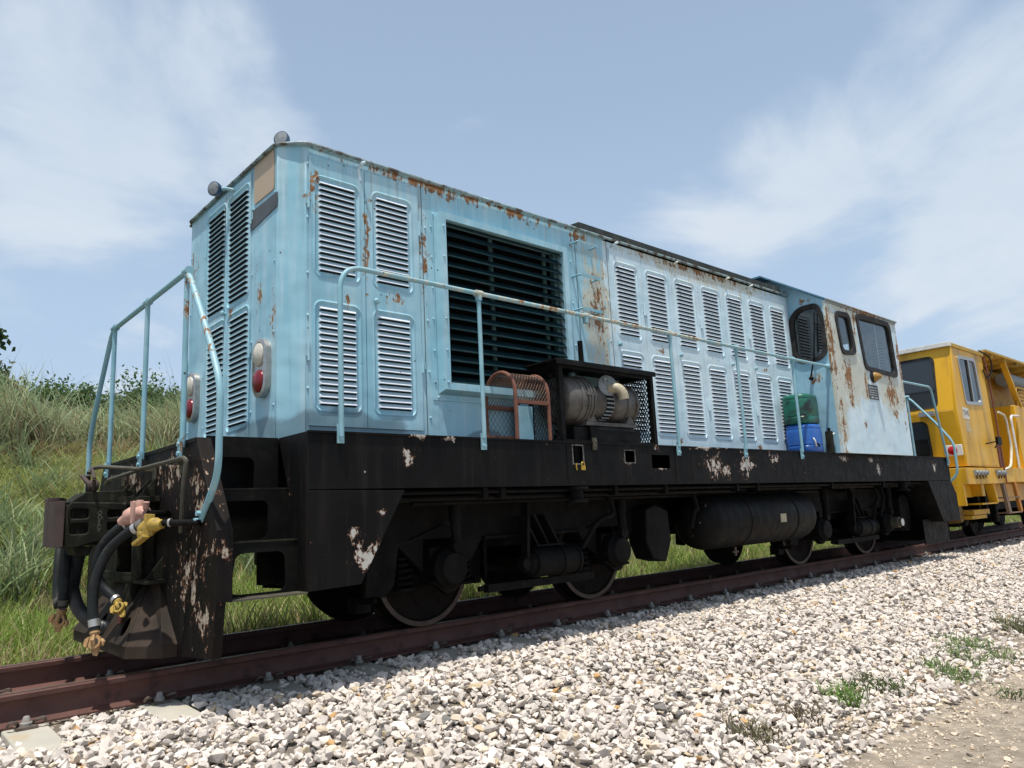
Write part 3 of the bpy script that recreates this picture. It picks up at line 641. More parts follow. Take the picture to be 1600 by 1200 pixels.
# pipes along the sole bar
m = MB()
for y, z, r, a, b in ((-1.28, .985, .016, 2.75, 12.6), (-1.22, .945, .020, 2.75, 6.9), (-1.16, .965, .028, 4.6, 12.0), (-1.05, .92, .02, 3.0, 9.0)):
    m.tube([(a, y, z), (b, y, z)], r, 8)
for x in (3.45, 3.62, 4.9, 5.6, 6.8, 7.2, 8.9, 10.4): m.box(x, x+.045, -1.31, -1.12, .935, 1.012)
for x, y0, z0, x1, y1, z1 in ((5.05, -1.1, .93, 4.75, -1.02, .5), (6.3, -1.12, .93, 6.25, -1.1, .6), (10.6, -1.1, .95, 10.55, -1.05, .5), (10.8, -1.1, .95, 10.82, -1.05, .55)):
    m.tube(spline([(x, y0, z0), (x+.02, y0-.02, z0-.15), ((x+x1)/2, (y0+y1)/2-.03, (z0+z1)/2), (x1, y1, z1)]), .022, 8)
m.build('brake_pipes', M_UNDER, loco)
for x in (4.43, 11.05):
    m = MB(); m.lathe([(.10, .0), (.10, -.02), (.055, -.022), (.055, -.10), (.09, -.105), (.09, -.125)], (x, -1.30, 1.005), (0, 0, 1), 20); m.build('jacking_pad', M_UNDER, loco)

# ---- front steps: sloping riser plate with toe holes, treads, gusset box
yr = lambda z: -(.975 + (1.363-z)*.432)
def inc(u, v, w):    # u = x, v = z on the sloping plane, w outwards
    return (u, yr(v) - w, v)
def stepset(x0, x1):
    rows = ((1.040, 1.361, .975, [(x0+.02, 1.045), (x0+.02, 1.235)] + roundpoly([(x0, 1.0), (x1-.42, 1.235), (x1-.155, 1.235), (x1-.155, 1.0)], .05)[10:15] + [(x1-.155, 1.045)]),
            (.731, 1.030, 1.112, roundpoly([(x0+.03, .738), (x0+.03, .965), (x1-.125, .965), (x1-.125, .738)], .045)),
            (.427, .721, 1.245, roundpoly([(x0+.05, .44), (x0+.08, .665), (x1-.08, .665), (x1-.07, .44)], .05)))
    for z0, z1, y, h in rows:
        m = MB(); m.plate(rect(x0, x1, z0, z1), [h], side(-1), y-.012, y); s_ = m.build('step_riser', M_BLACK, loco, smooth=False)
        yo = y+.138; m = MB(); m.box(x0+.002, x1-.002, -yo, -y+.03, z0-.010, z0-.001); m.build('step_tread', M_GREEN if z0 > .5 else M_PIPE, s_)
    m = MB(); m.box(x0-.06, x1+.3, -.80, -.78, .68, ZD-.05); m.box(x0, x1, -1.10, -.80, .695, .705); m.box(x1-.06, x1+.3, -.86, -.80, .45, .68); m.build('step_backing', M_BLACK, loco)
stepset(1.60, 2.05)
m = MB()
m.prism([(2.05, .424), (2.404, .436), (2.735, 1.0), (2.05, 1.008)], side(-1), 1.02, 1.3745)
m.plate([(-1.3745, .43), (-1.3745, ZD-.003), (-.976, ZD-.003)], [], lambda u, v, w: (2.048+w, u, v), 0, .012)
m.box(2.062, 2.30, -1.36, -.90, .45, .99)
m.build('step_box', M_SOLE, loco, bevel=.004)
m = MB(); m.prism([(11.82, 1.01), (12.765, 1.005), (12.93, .80), (12.93, .408), (12.22, .408)], side(-1), 1.02, 1.3745); m.build('rear_step_box', M_SOLE, loco, bevel=.004)
m = MB(); m.box(12.55, 12.80, -1.378, -1.375, .42, .75); m.box(11.9, 12.93, -1.2, -1.18, .09, .45); m.box(12.89, 12.93, -1.20, 1.20, .10, 1.36); m.box(12.93, 13.0, -.5, .5, .5, 1.0); m.build('rear_pilot', M_BLACK, loco, bevel=.003)

# ---- front end plate
m = MB()
pp = [(-1.02, 1.342), (-1.375, .80), (-1.382, .42), (-1.335, .13), (-.84, .10), (.84, .10), (1.335, .13), (1.382, .42), (1.375, .80), (1.02, 1.342)]
m.plate(pp, [rect(-.17, .17, .60, 1.0)], lambda u, v, w: (1.525+w, u, v), 0, .014)
for sy in (-1, 1):
    for (a, b) in (((-1.02, 1.342), (-1.378, .80)), ((-1.378, .80), (-1.385, .42)), ((-1.383, .42), (-1.338, .13))):
        d = .085 if a[1] > .43 else .05
        m.add([(1.526, -sy*a[0], a[1]), (1.526, -sy*b[0], b[1]), (1.526+d, -sy*b[0], b[1]), (1.526+d, -sy*a[0], a[1]),
               (1.526, -sy*(a[0]+.012), a[1]), (1.526, -sy*(b[0]+.012), b[1]), (1.526+d, -sy*(b[0]+.012), b[1]), (1.526+d, -sy*(a[0]+.012), a[1])],
              [(0, 1, 2, 3), (4, 7, 6, 5), (0, 4, 5, 1), (1, 5, 6, 2), (2, 6, 7, 3), (3, 7, 4, 0)])
m.box(1.52, 1.60, -1.02, 1.02, 1.318, 1.344)
m.build('end_plate', M_PLATE, loco, smooth=False, bevel=.002)
# ledges, gussets and posts round the coupler pocket
m = MB()
m.box(1.40, 1.524, -.40, .42, 1.00, 1.035); m.box(1.385, 1.40, -.30, .32, .99, 1.045)
for y in (-.30, -.16, .14, .30): m.prism([(1.42, 1.036), (1.524, 1.036), (1.524, 1.16)], lambda u, v, w: (u, w, v), y, y+.012)
m.box(1.40, 1.524, -.585, .62, .500, .522); m.box(1.395, 1.41, -.36, .40, .515, .545); m.box(1.395, 1.41, -.36, .40, .545, .565)
for y in (-.50, -.32, .30): m.prism([(1.42, .523), (1.524, .523), (1.524, .66)], lambda u, v, w: (u, w, v), y, y+.012)
for y in (-.27, .25): m.box(1.44, 1.524, y-.035, y+.035, .523, 1.0)
m.tube([(1.42, -.33, 1.02), (1.42, -.33, .52)], .035, 12); m.tube([(1.44, -.20, .5), (1.46, -.22, .26)], .05, 12)
m.build('drawgear_bracket', M_GREEN, loco, bevel=.003)
# plough: sloping plate with holes and a lip
m = MB()
A_ = [(1.50, -.50, .50), (1.50, .50, .50), (1.27, .56, .165), (1.27, -.26, .165), (1.36, -.50, .165), (1.44, -.79, .165)]
def plf(u, v, w): return (1.505 - (.5-v)*.62 - w, u, v)
hl = [roundpoly([(-.49, .29), (-.40, .29), (-.34, .21), (-.38, .185), (-.47, .20)], .04), roundpoly([(.05, .29), (.12, .29), (.18, .21), (.10, .19), (.04, .21)], .03)]
hl = [[(-.42+.055*cos(t*pi/8)+.02*sin(t*pi/8), .255+.050*sin(t*pi/8)) for t in range(16)], [(.10+.05*cos(t*pi/8), .255+.045*sin(t*pi/8)) for t in range(16)], [(-.06+.028*cos(t*pi/6), .225+.028*sin(t*pi/6)) for t in range(12)]]
m.plate([(-.30, .50), (.40, .50), (.66, .165), (-.62, .165)], hl, plf, 0, .012)
m.add([(1.505, -.30, .50), (1.297, -.62, .165), (1.44, -.80, .165), (1.524, -.80, .165), (1.524, -.45, .50)], [(0, 1, 2), (0, 2, 4), (2, 3, 4)])
m.add([(1.505, .40, .50), (1.297, .66, .165), (1.44, .80, .165), (1.524, .80, .165), (1.524, .45, .50)], [(0, 1, 2), (0, 2, 4), (2, 3, 4)])
lip = [(1.295, .66), (1.295, -.62), (1.44, -.80), (1.524, -.80), (1.524, .80), (1.44, .80)]
m.plate(lip, [], top, .095, .165)
m.build('plough', M_PLOUGH, loco, smooth=False, bevel=.003)
m = MB(); m.plate(oval(-.33, .39, .045, .115, 20), [], lambda u, v, w: (1.37-(.5-v)*.18+w, u, v), 0, .012); m.build('shackle_plate', M_GREEN, loco)
m = MB(); m.plate(oval(-.355, .305, .032, .035, 16), [], lambda u, v, w: (1.332-w, u, v), 0, .010); m.build('red_plate_end', simple('faded_red', (.24, .06, .045), (.18, .05, .04), 20, .7), loco)

# ---- coupler
m = MB()
ty = .155
prof = [(1.05, .745), (1.05, .985), (1.075, 1.02), (1.45, 1.005), (1.52, .97), (1.52, .845), (1.30, .785), (1.10, .735)]
wins = [roundpoly(rect(1.075, 1.175, .915, .975), .018), roundpoly(rect(1.075, 1.175, .82, .885), .018), roundpoly([(1.285, .915), (1.285, .965), (1.365, .962), (1.365, .92)], .015), roundpoly([(1.285, .83), (1.285, .885), (1.365, .885), (1.365, .85)], .015)]
for sy in (-1, 1): m.plate(prof, wins, side(sy), ty-.022, ty)
m.box(1.065, 1.50, -.10, .10, .76, .99); m.box(1.06, 1.46, -ty+.02, ty-.02, .985, 1.003); m.box(1.06, 1.3, -ty+.02, ty-.02, .745, .765); m.box(1.08, 1.10, -ty+.02, ty-.02, .76, .99); m.box(1.215, 1.25, -ty+.02, ty-.02, .76, .99)
m.prism([(1.07, 1.015), (1.15, 1.08), (1.45, 1.09), (1.45, 1.0)], lambda u, v, w: (u, w, v), -.135, .12)
m.prism([(1.10, .75), (1.12, .69), (1.19, .68), (1.22, .74)], lambda u, v, w: (u, w, v), -.12, .12)
cpl = m.build('coupler', M_GREEN, loco, bevel=.008)
m = MB(); m.prism(roundpoly([(1.00, -.13), (1.045, -.165), (1.05, .12), (1.03, .17), (.995, .10), (.985, 0)], .03), top, .745, 1.025)
m.prism(roundpoly([(.985, .02), (1.06, .02), (1.12, .20), (1.06, .25), (.99, .20)], .03), top, .75, 1.055)
m.build('coupler_knuckle', M_RUSTBL, cpl, bevel=.01)
m = MB(); text(m, 'OOnnUn', .034, (1.235, -ty-.002, .895), (0, 0, -1), (1, 0, 0)); m.build('coupler_lettering', simple('cast_marks', (.16, .155, .12), (.11, .11, .085), 60, .8, bmp=0), cpl, smooth=False)
m = MB(); m.lathe([(.03, -.04), (.035, .0), (.035, .05), (.02, .06)], (1.22, -.03, 1.12), (-.2, -1, .2), 12); m.tube([(1.23, .03, 1.08), (1.23, .03, 1.12), (1.20, .10, 1.17), (1.19, .13, 1.20)], .016, 8)
m.tube([(1.19, -.18, 1.16), (1.2, -.08, 1.22), (1.22, .05, 1.24)], .010, 6); m.tube([(1.19, -.18, 1.16), (1.2, -.13, 1.09)], .010, 6); m.tube([(1.25, .26, 1.06), (1.23, .16, 1.21)], .014, 8)
m.build('lock_lifter', M_RUSTBL, cpl)
m = MB()
m.tube(fillet([(1.2, .02, 1.21), (1.22, .05, 1.24), (1.40, .582, 1.334)][:2] + [(1.25, -.02, 1.25), (1.44, -.229, 1.219), (1.45, -1.04, 1.22), (1.46, -1.06, 1.20), (1.46, -1.02, 1.05), (1.49, -.91, .80)], .03), .014, 8)
m.tube(fillet([(1.44, .60, 1.17), (1.44, .514, 1.199), (1.44, -.15, 1.212), (1.44, -.231, 1.219)], .03), .014, 8)
for y in (.45, -.27, -.80): m.beam((1.44, y, 1.215), (1.525, y, 1.215), .03, .03); m.box(1.515, 1.526, y-.03, y+.03, 1.15, 1.25)
m.build('uncoupling_lever', M_PIPE, loco)

# ---- hoses, cocks and couplings
def hose(name, pts, r, mat, rib=False):
    P = spline(pts, 10 if rib else 7); m = MB()
    if rib:
        Q = []; R = []
        L = sum((P[i+1]-P[i]).length for i in range(len(P)-1)); n = int(L/.007)
        acc = 0; i = 0
        for k in range(n+1):
            t = k*L/n
            while i < len(P)-2 and acc + (P[i+1]-P[i]).length < t: acc += (P[i+1]-P[i]).length; i += 1
            Q.append(P[i].lerp(P[i+1], (t-acc)/max(1e-6, (P[i+1]-P[i]).length))); R.append(r*(1.04 if k % 2 else .80))
        m.tube(Q, R, 14)
    else: m.tube(P, r, 14)
    o = m.build(name, mat, loco); return o, P
def coupling(pts, mat, parent, r=.03):
    """gladhand: neck, flattened scroll body with gasket opening, hooked finger"""
    P = [Vector(p) for p in pts]; d = (P[-1]-P[0]).normalized(); nrm = Vector((-.55, -.8, .1)); nrm = (nrm - d*nrm.dot(d)).normalized(); a = d.cross(nrm)
    k = r/.03; c = P[0] + d*.055*k; m = MB()
    m.tube([P[0]-d*.006, P[0]+d*.012, P[0]+d*.03*k], [r*.80, r*.92, r*.62], 10)
    fr = lambda u, v, w: tuple(c + a*u*k + d*v*k + nrm*w*k)
    body = roundpoly([(-.020, -.034), (.020, -.036), (.036, -.010), (.034, .026), (.010, .044), (-.024, .036), (-.036, .006)], .018, 5)
    m.plate(body, [], fr, -.016, .014); m.plate(roundpoly([(-.024, .02), (.028, .026), (.020, .072), (-.004, .084), (-.012, .058)], .012, 4), [], fr, -.020, -.006)
    m.plate(roundpoly([(.020, -.03), (.048, -.02), (.056, .016), (.040, .030), (.030, .0)], .010, 4), [], fr, -.004, .022)
    m.tube([fr(-.034, .0, .0), fr(-.046, .016, .004), fr(-.042, .036, .008)], [.010*k, .011*k, .006*k], 8)
    m.tube([fr(.0, -.03, .014), fr(.004, -.002, .024), fr(.0, .02, .016)], [.010*k, .013*k, .008*k], 8)
    g_ = m.build('hose_coupling', mat, parent, bevel=.004*k)
    m = MB(); m.lathe([(.015*k, 0), (.017*k, .004), (.012*k, .005)], fr(-.006, .004, .0145), nrm, 14); m.build('gasket', M_SEAL, g_)
def collar(p, q, r, mat, parent, name='hose_clamp'):
    m = MB(); m.tube([Vector(p), Vector(q)], r, 14); m.build(name, mat, parent)
def hexnut(p, d, r, h, parent, mat):
    m = MB(); d = Vector(d).normalized(); m.lathe([(r, 0), (r, h)], p, d, 6); m.build('hose_nut', mat, parent, smooth=False)
M_STEEL = simple('dull_steel', (.24, .21, .18), (.16, .14, .12), 25, .45, .6)
M_BAND = simple('clamp_band', (.50, .50, .48), (.38, .38, .36), 25, .45, .6)
o, P = hose('brake_hose', [(1.325, -.40, .868), (1.28, -.382, .834), (1.22, -.323, .745), (1.2, -.296, .62), (1.23, -.292, .514), (1.27, -.342, .452), (1.3, -.385, .41)], .026, M_HOSE)
collar(P[1], P[3], .0295, M_BAND, o); hexnut(P[0], P[0]-P[2], .034, .035, o, M_STEEL); collar(P[-4], P[-2], .029, M_BAND, o)
coupling([(1.3, -.385, .41), (1.3, -.43, .385), (1.31, -.47, .335)], M_YVAL, o, .028)
o, P = hose('brake_hose', [(1.30, -.77, .845), (1.25, -.705, .804), (1.18, -.618, .71), (1.13, -.597, .559), (1.12, -.597, .418), (1.13, -.623, .279)], .028, M_HOSE)
collar(P[1], P[3], .0315, M_BAND, o); hexnut(P[0], P[0]-P[2], .036, .04, o, M_STEEL); collar(P[-4], P[-2], .031, M_BAND, o)
coupling([(1.13, -.625, .275), (1.13, -.665, .235), (1.13, -.66, .165)], M_OCOUP, o, .030)
for q, pts, rr in (('a', [(1.15, .50, .761), (1.13, .42, .634), (1.12, .36, .469), (1.12, .29, .358)], .026), ('b', [(1.15, .222, .76), (1.13, .165, .639), (1.12, .141, .479), (1.12, .145, .360)], .028)):
    o, P = hose('brake_hose', pts, rr, M_HOSE); collar(P[-4], P[-2], rr+.003, M_PIPE, o)
coupling([(1.12, .17, .350), (1.11, .175, .259), (1.10, .22, .155)], M_OCOUP, o, .034)
hose('ribbed_hose', [(1.2, .14, .73), (1.19, .205, .571), (1.19, .22, .448), (1.2, .10, .346), (1.25, -.06, .262), (1.35, -.02, .22)], .040, simple('ribbed_rubber', (.030, .034, .036), (.055, .058, .058), 9, .42), rib=True)
# pink angle cock
m = MB(); m.lathe([(.040, -.04), (.050, -.02), (.050, .02), (.036, .045), (.030, .09)], (1.34, -.47, .915), (-.3, .6, -.3), 16); m.lathe([(.03, -.06), (.038, -.03), (.045, .0), (.045, .035), (.03, .06)], (1.36, -.585, .925), (.3, -1, -.1), 16)
m.lathe([(.022, 0), (.026, .03), (.02, .05)], (1.36, -.56, .955), (0, 0, 1), 12); m.lathe([(.018, 0), (.02, .04)], (1.37, -.64, .95), (0, -.2, 1), 12)
o = m.build('angle_cock', M_PINK, loco, bevel=0)
m = MB(); m.prism(roundpoly([(-.69, .865), (-.645, .865), (-.635, .995), (-.695, .995)], .008), lambda u, v, w: (1.285+w, u, v), 0, .014); m.build('cock_handle', M_PINK, o, bevel=.003)
m = MB(); m.tube([(1.38, -.664, .917), (1.524, -.60, .917)], .022, 10); m.build('cock_pipe', M_BLACK, o)
# yellow angle cock
m = MB(); m.lathe([(.034, -.05), (.046, -.03), (.050, .0), (.046, .035), (.030, .06)], (1.325, -.865, .835), (-.4, .7, -.5), 16); m.lathe([(.028, -.05), (.040, -.03), (.040, .03), (.030, .05), (.026, .075)], (1.335, -.90, .85), (.5, -1, 0), 16)
m.beam((1.32, -.895, .91), (1.31, -.90, .79), .05, .035, (0, 1, 0)); m.beam((1.30, -.92, .79), (1.27, -.82, .745), .045, .02); m.lathe([(.02, 0), (.024, .025), (.015, .03)], (1.30, -.86, .80), (-1, -.3, 0), 10)
o = m.build('angle_cock', M_YVAL, loco, bevel=.003)
m = MB(); m.tube([(1.37, -.955, .858), (1.46, -1.06, .852), (1.524, -1.13, .850)], .019, 10); m.tube([(1.46, -1.06, .852), (1.505, -1.165, .850)], .014, 8); m.build('cock_pipe', M_BLACK, o)
m = MB(); m.lathe([(.024, 0), (.024, .012)], (1.40, -.985, .857), (.6, -.7, 0), 12); m.build('pipe_collar', M_BAND, o)

# ---- railings
RR = .0170
def clamp(x, y, z, parent, ax='y', s=-1):
    m = MB()
    if ax == 'y': m.box(x-.022, x+.022, y-.004, y+.010, z, z+.12); bolts = [((x, y-.004, z+.03), (0, -1, 0)), ((x, y-.004, z+.085), (0, -1, 0))]
    else: m.box(x-.010, x+.004, y-.022, y+.022, z, z+.12); bolts = [((x-.008, y, z+.03), (-1, 0, 0)), ((x-.008, y, z+.085), (-1, 0, 0))]
    for p, d in bolts: m.lathe([(.015, 0), (.015, .012)], p, d, 6)
    m.build('rail_clamp', M_RAILING, parent, smooth=False)
m = MB(); yr_ = -1.40; zr = 2.435
m.tube(fillet([(2.262, yr_, 1.33), (2.262, yr_, zr), (8.965, yr_-.02, zr-.012)], .17, 8), RR, 12); m.lathe([(.03, 0), (.033, .015), (.033, .035), (.02, .045)], (8.965, yr_-.02, zr-.012), (-1, 0, 0), 14)
rail = m.build('side_handrail', M_RAILING, loco); clamp(2.262, -1.393, 1.29, rail)
for x in (3.405, 5.745, 6.90, 8.09):
    m = MB(); m.tube([(x, yr_, 1.36), (x, yr_, zr-.02)], RR*.95, 12); m.lathe([(.026, -.03), (.026, .03)], (x, yr_, zr-.002), (1, 0, 0), 12); m.lathe([(.025, 0), (.025, .05)], (x, yr_, zr-.055), (0, 0, 1), 12)
    p = m.build('rail_post', M_RAILING, rail); clamp(x, -1.393, 1.275, rail)
m = MB(); m.lathe([(.026, -.03), (.026, .03)], (4.57, yr_, zr-.002), (1, 0, 0), 12); m.lathe([(.025, 0), (.025, .06)], (4.57, yr_, zr-.065), (0, 0, 1), 12); m.build('rail_tee', M_RAILING, rail)
def endrail(x, dirx):
    m = MB()
    pts = [(x-.02*dirx*-1, -1.14, .862), (x, -1.43, 1.101), (x, -1.435, 1.593), (x, -1.22, 1.93), (x, -.86, 2.405), (x, .86, 2.405), (x, 1.22, 1.93), (x, 1.435, 1.593), (x, 1.43, 1.101), (x, 1.14, .862)]
    m.tube(fillet(pts, .11, 6), RR+.002, 12); r = m.build('end_handrail', M_RAILING, loco)
    for y in (-.845, -.04, .80):
        m = MB(); m.tube([(x, y, 1.30), (x, y, 2.40)], RR, 12); m.lathe([(.027, -.035), (.027, .035)], (x, y, 2.405), (0, 1, 0), 12); m.build('rail_post', M_RAILING, r)
        clamp(x+.012*dirx*-1 if dirx > 0 else x, y, 1.235, r, 'x')
    m = MB()
    for z, y in ((.90, -1.165), (.86, -1.13)): m.lathe([(.017, 0), (.017, .02)], (x, y, z), (-1, 0, 0), 6)
    m.build('rail_bolts', M_RAILING, r, smooth=False)
endrail(1.505, 1); endrail(12.95, 1)
m = MB(); m.tube(fillet([(11.10, -1.44, 2.42), (12.40, -1.40, 2.44), (12.42, -1.40, 2.40), (12.72, -1.40, 1.25)][:2] + [(12.70, -1.40, 1.27)], .12), RR, 12)
r = m.build('side_handrail', M_RAILING, loco); clamp(12.70, -1.393, 1.24, r)
m = MB(); m.tube(fillet([(2.26, 1.40, 1.30), (2.26, 1.40, 2.435), (9.26, 1.40, 2.42), (9.26, 1.40, 1.3)], .17), RR, 10); m.build('far_handrail', M_RAILING, loco)

# ---- compressor / generator set in its cage
x0, x1, ya, yb, z0, z1 = 4.27, 5.46, -1.34, -1.0, ZD, 2.02
m = MB()
for x in (x0, x1):
    for y in (ya, yb): m.box(x-.022, x+.022, y-.022 if y == ya else y, y+.022 if y == ya else y+.03, z0, z1)
for y in (ya,): m.box(x0-.02, x1+.02, y-.02, y+.01, z1-.05, z1); m.box(x0-.02, x1+.02, y-.018, y+.01, z0, z0+.02)
for x in (x0, x1): m.box(x-.02, x+.02, ya, yb, z0, z0+.03); m.box(x-.02, x+.02, ya, yb, z1-.04, z1)
m.box(x0-.07, x1+.03, ya-.05, yb+.02, z1, z1+.016); m.box(x0-.07, x1+.03, ya-.052, ya-.042, z1-.03, z1+.01)
cage = m.build('machine_cage', M_BLACK, loco, bevel=.002)
def mesh_grid(fr, u0, u1, v0, v1, du, dv, r):
    """expanded metal: crossing diagonal strands clipped to the panel"""
    m = MB(); k = dv/du; H = v1-v0; Wd = u1-u0
    def seg(a, b):
        # clip line to rect
        (xa, ya_), (xb, yb_) = a, b; t0, t1 = 0, 1; dx, dy = xb-xa, yb_-ya_
        for p, q in ((-dx, xa-u0), (dx, u1-xa), (-dy, ya_-v0), (dy, v1-ya_)):
            if abs(p) < 1e-9:
                if q < 0: return
                continue
            t = q/p
            if p < 0: t0 = max(t0, t)
            else: t1 = min(t1, t)
        if t1-t0 < 1e-3: return
        m.tube([fr(xa+dx*t0, ya_+dy*t0, 0), fr(xa+dx*t1, ya_+dy*t1, 0)], r, 4, caps=False)
    n = int((Wd + H/k)/du)+2
    for i in range(-n, n+1):
        a = u0+i*du; seg((a, v0), (a+H/k, v1)); seg((a, v0), (a-H/k, v1))
    return m
mesh_grid(lambda u, v, w: (x0, u, v), ya, yb+.02, z0+.02, z1-.02, .036, .062, .0032).build('cage_mesh', M_BLACK, cage, smooth=False)
mesh_grid(lambda u, v, w: (x1, u, v), ya, yb+.02, z0+.02, z1-.02, .030, .052, .0055).build('cage_mesh', M_BLACK, cage, smooth=False)
m = MB(); gc = (0, -1.17, 1.735)
m.lathe([(.05, 4.33), (.14, 4.335), (.19, 4.37), (.203, 4.42), (.203, 4.50), (.212, 4.502), (.212, 4.52), (.203, 4.522), (.203, 4.60), (.218, 4.605), (.218, 4.625), (.204, 4.627), (.204, 4.64), (.218, 4.643), (.218, 4.66), (.176, 4.665), (.155, 4.72), (.150, 4.83), (.145, 4.86), (.148, 4.97), (.168, 5.0), (.170, 5.12), (.182, 5.125), (.182, 5.14), (.176, 5.145), (.170, 5.24), (.186, 5.245), (.186, 5.265), (.15, 5.29), (.05, 5.30)], (0, gc[1], gc[2]), (1, 0, 0), 36)
gen = m.build('generator', M_GEN, cage)
m = MB()
for i in range(14):
    t = rad(130+i*14); m.beam((4.865, gc[1]+.152*cos(t), gc[2]+.152*sin(t)), (4.965, gc[1]+.152*cos(t), gc[2]+.152*sin(t)), .006, .012)
m.build('vent_bars', M_FLANGE, gen)
m = MB(); m.lathe([(.150, 4.872), (.150, 4.96)], (0, gc[1], gc[2]), (1, 0, 0), 30); m.build('vent_slot_shade', M_SLOTSHADE, gen)
m = MB(); m.lathe([(.085, -.01), (.092, 0), (.092, .018), (.06, .022)], (4.90, -1.30, 1.875), (-.35, -1, .15), 24)
for a in (40, 140): m.lathe([(.014, 0), (.014, .012)], (4.90+.060*cos(rad(a)), -1.32, 1.885+.060*sin(rad(a))), (-.35, -1, .15), 8)
m.build('exhaust_flange', M_FLANGE, gen)
m = MB(); m.tube(spline([(4.915, -1.31, 1.85), (4.945, -1.38, 1.845), (4.965, -1.415, 1.80), (4.975, -1.42, 1.745)], 5), .044, 18); m.build('exhaust_elbow', M_GENL, gen)
m = MB(); m.box(4.60, 5.26, gc[1]-.14, gc[1]+.12, 1.515, 1.55)
for a, b in ((4.62, 4.74), (5.12, 5.24)): m.prism([(a, 1.55), (b, 1.55), ((a+b)/2+.02, 1.60), ((a+b)/2-.02, 1.63)], side(-1), 1.15, 1.31)
m.build('generator_feet', M_GEN, gen, bevel=.004)
m = MB(); m.box(4.62, 5.28, -1.33, -1.04, 1.385, 1.505); m.box(4.45, 4.62, -1.30, -1.08, ZD, 1.50); m.build('generator_base', M_BLACK, cage, bevel=.004)
m = MB(); m.box(4.68, 5.20, -1.334, -1.331, 1.478, 1.492); m.build('base_slot_shade', M_SLOTSHADE, cage)
m = MB()
m.lathe([(.215, 4.575), (.215, 4.59)], (0, gc[1], gc[2]), (1, 0, 0), 36); m.box(4.55, 4.68, -1.385, -1.34, 1.76, 1.785); m.build('strap', M_GEN, gen)
m = MB(); m.tube([(4.86, -1.06, 2.0), (4.855, -1.06, 2.32)], .024, 12); m.build('exhaust_stack', M_UNDER, cage)
m = MB(); m.box(4.02, 4.20, -1.08, -1.06, ZD, 1.68); m.build('blue_panel', M_BLUE, cage)

# ---- air reservoir
m = MB(); m.lathe([(.03, 6.36), (.12, 6.37), (.21, 6.41), (.262, 6.48), (.28, 6.56), (.28, 8.44), (.262, 8.52), (.21, 8.59), (.12, 8.63), (.03, 8.64)], (0, -1.0, .645), (1, 0, 0), 40)
tank = m.build('air_reservoir', M_SOLE, loco)
for x in (7.10, 8.08):
    m = MB(); m.lathe([(.286, -.02), (.286, .02)], (x, -1.0, .645), (1, 0, 0), 40); m.box(x-.02, x+.02, -1.02, -.98, .92, 1.1); m.build('tank_strap', M_BLACK, tank)
m = MB(); m.box(7.66, 7.78, -1.284, -1.276, .59, .68); tag(m.build('tank_label', simple('buff_label', (.42, .38, .27), (.34, .30, .2), 30, .8), tank), 'small buff label on the black tank')
m = MB(); m.tube([(7.15, -1.0, .37), (7.15, -1.0, .27)], .014, 6); m.tube([(7.10, -1.0, .31), (7.20, -1.0, .31)], .012, 6); m.build('drain_cock', M_CLIP, tank)
# battery / tool box on the far side, seen from beyond
m = MB(); m.box(6.4, 8.6, .75, 1.25, .45, .98); m.build('battery_box', M_UNDER, loco, bevel=.01)

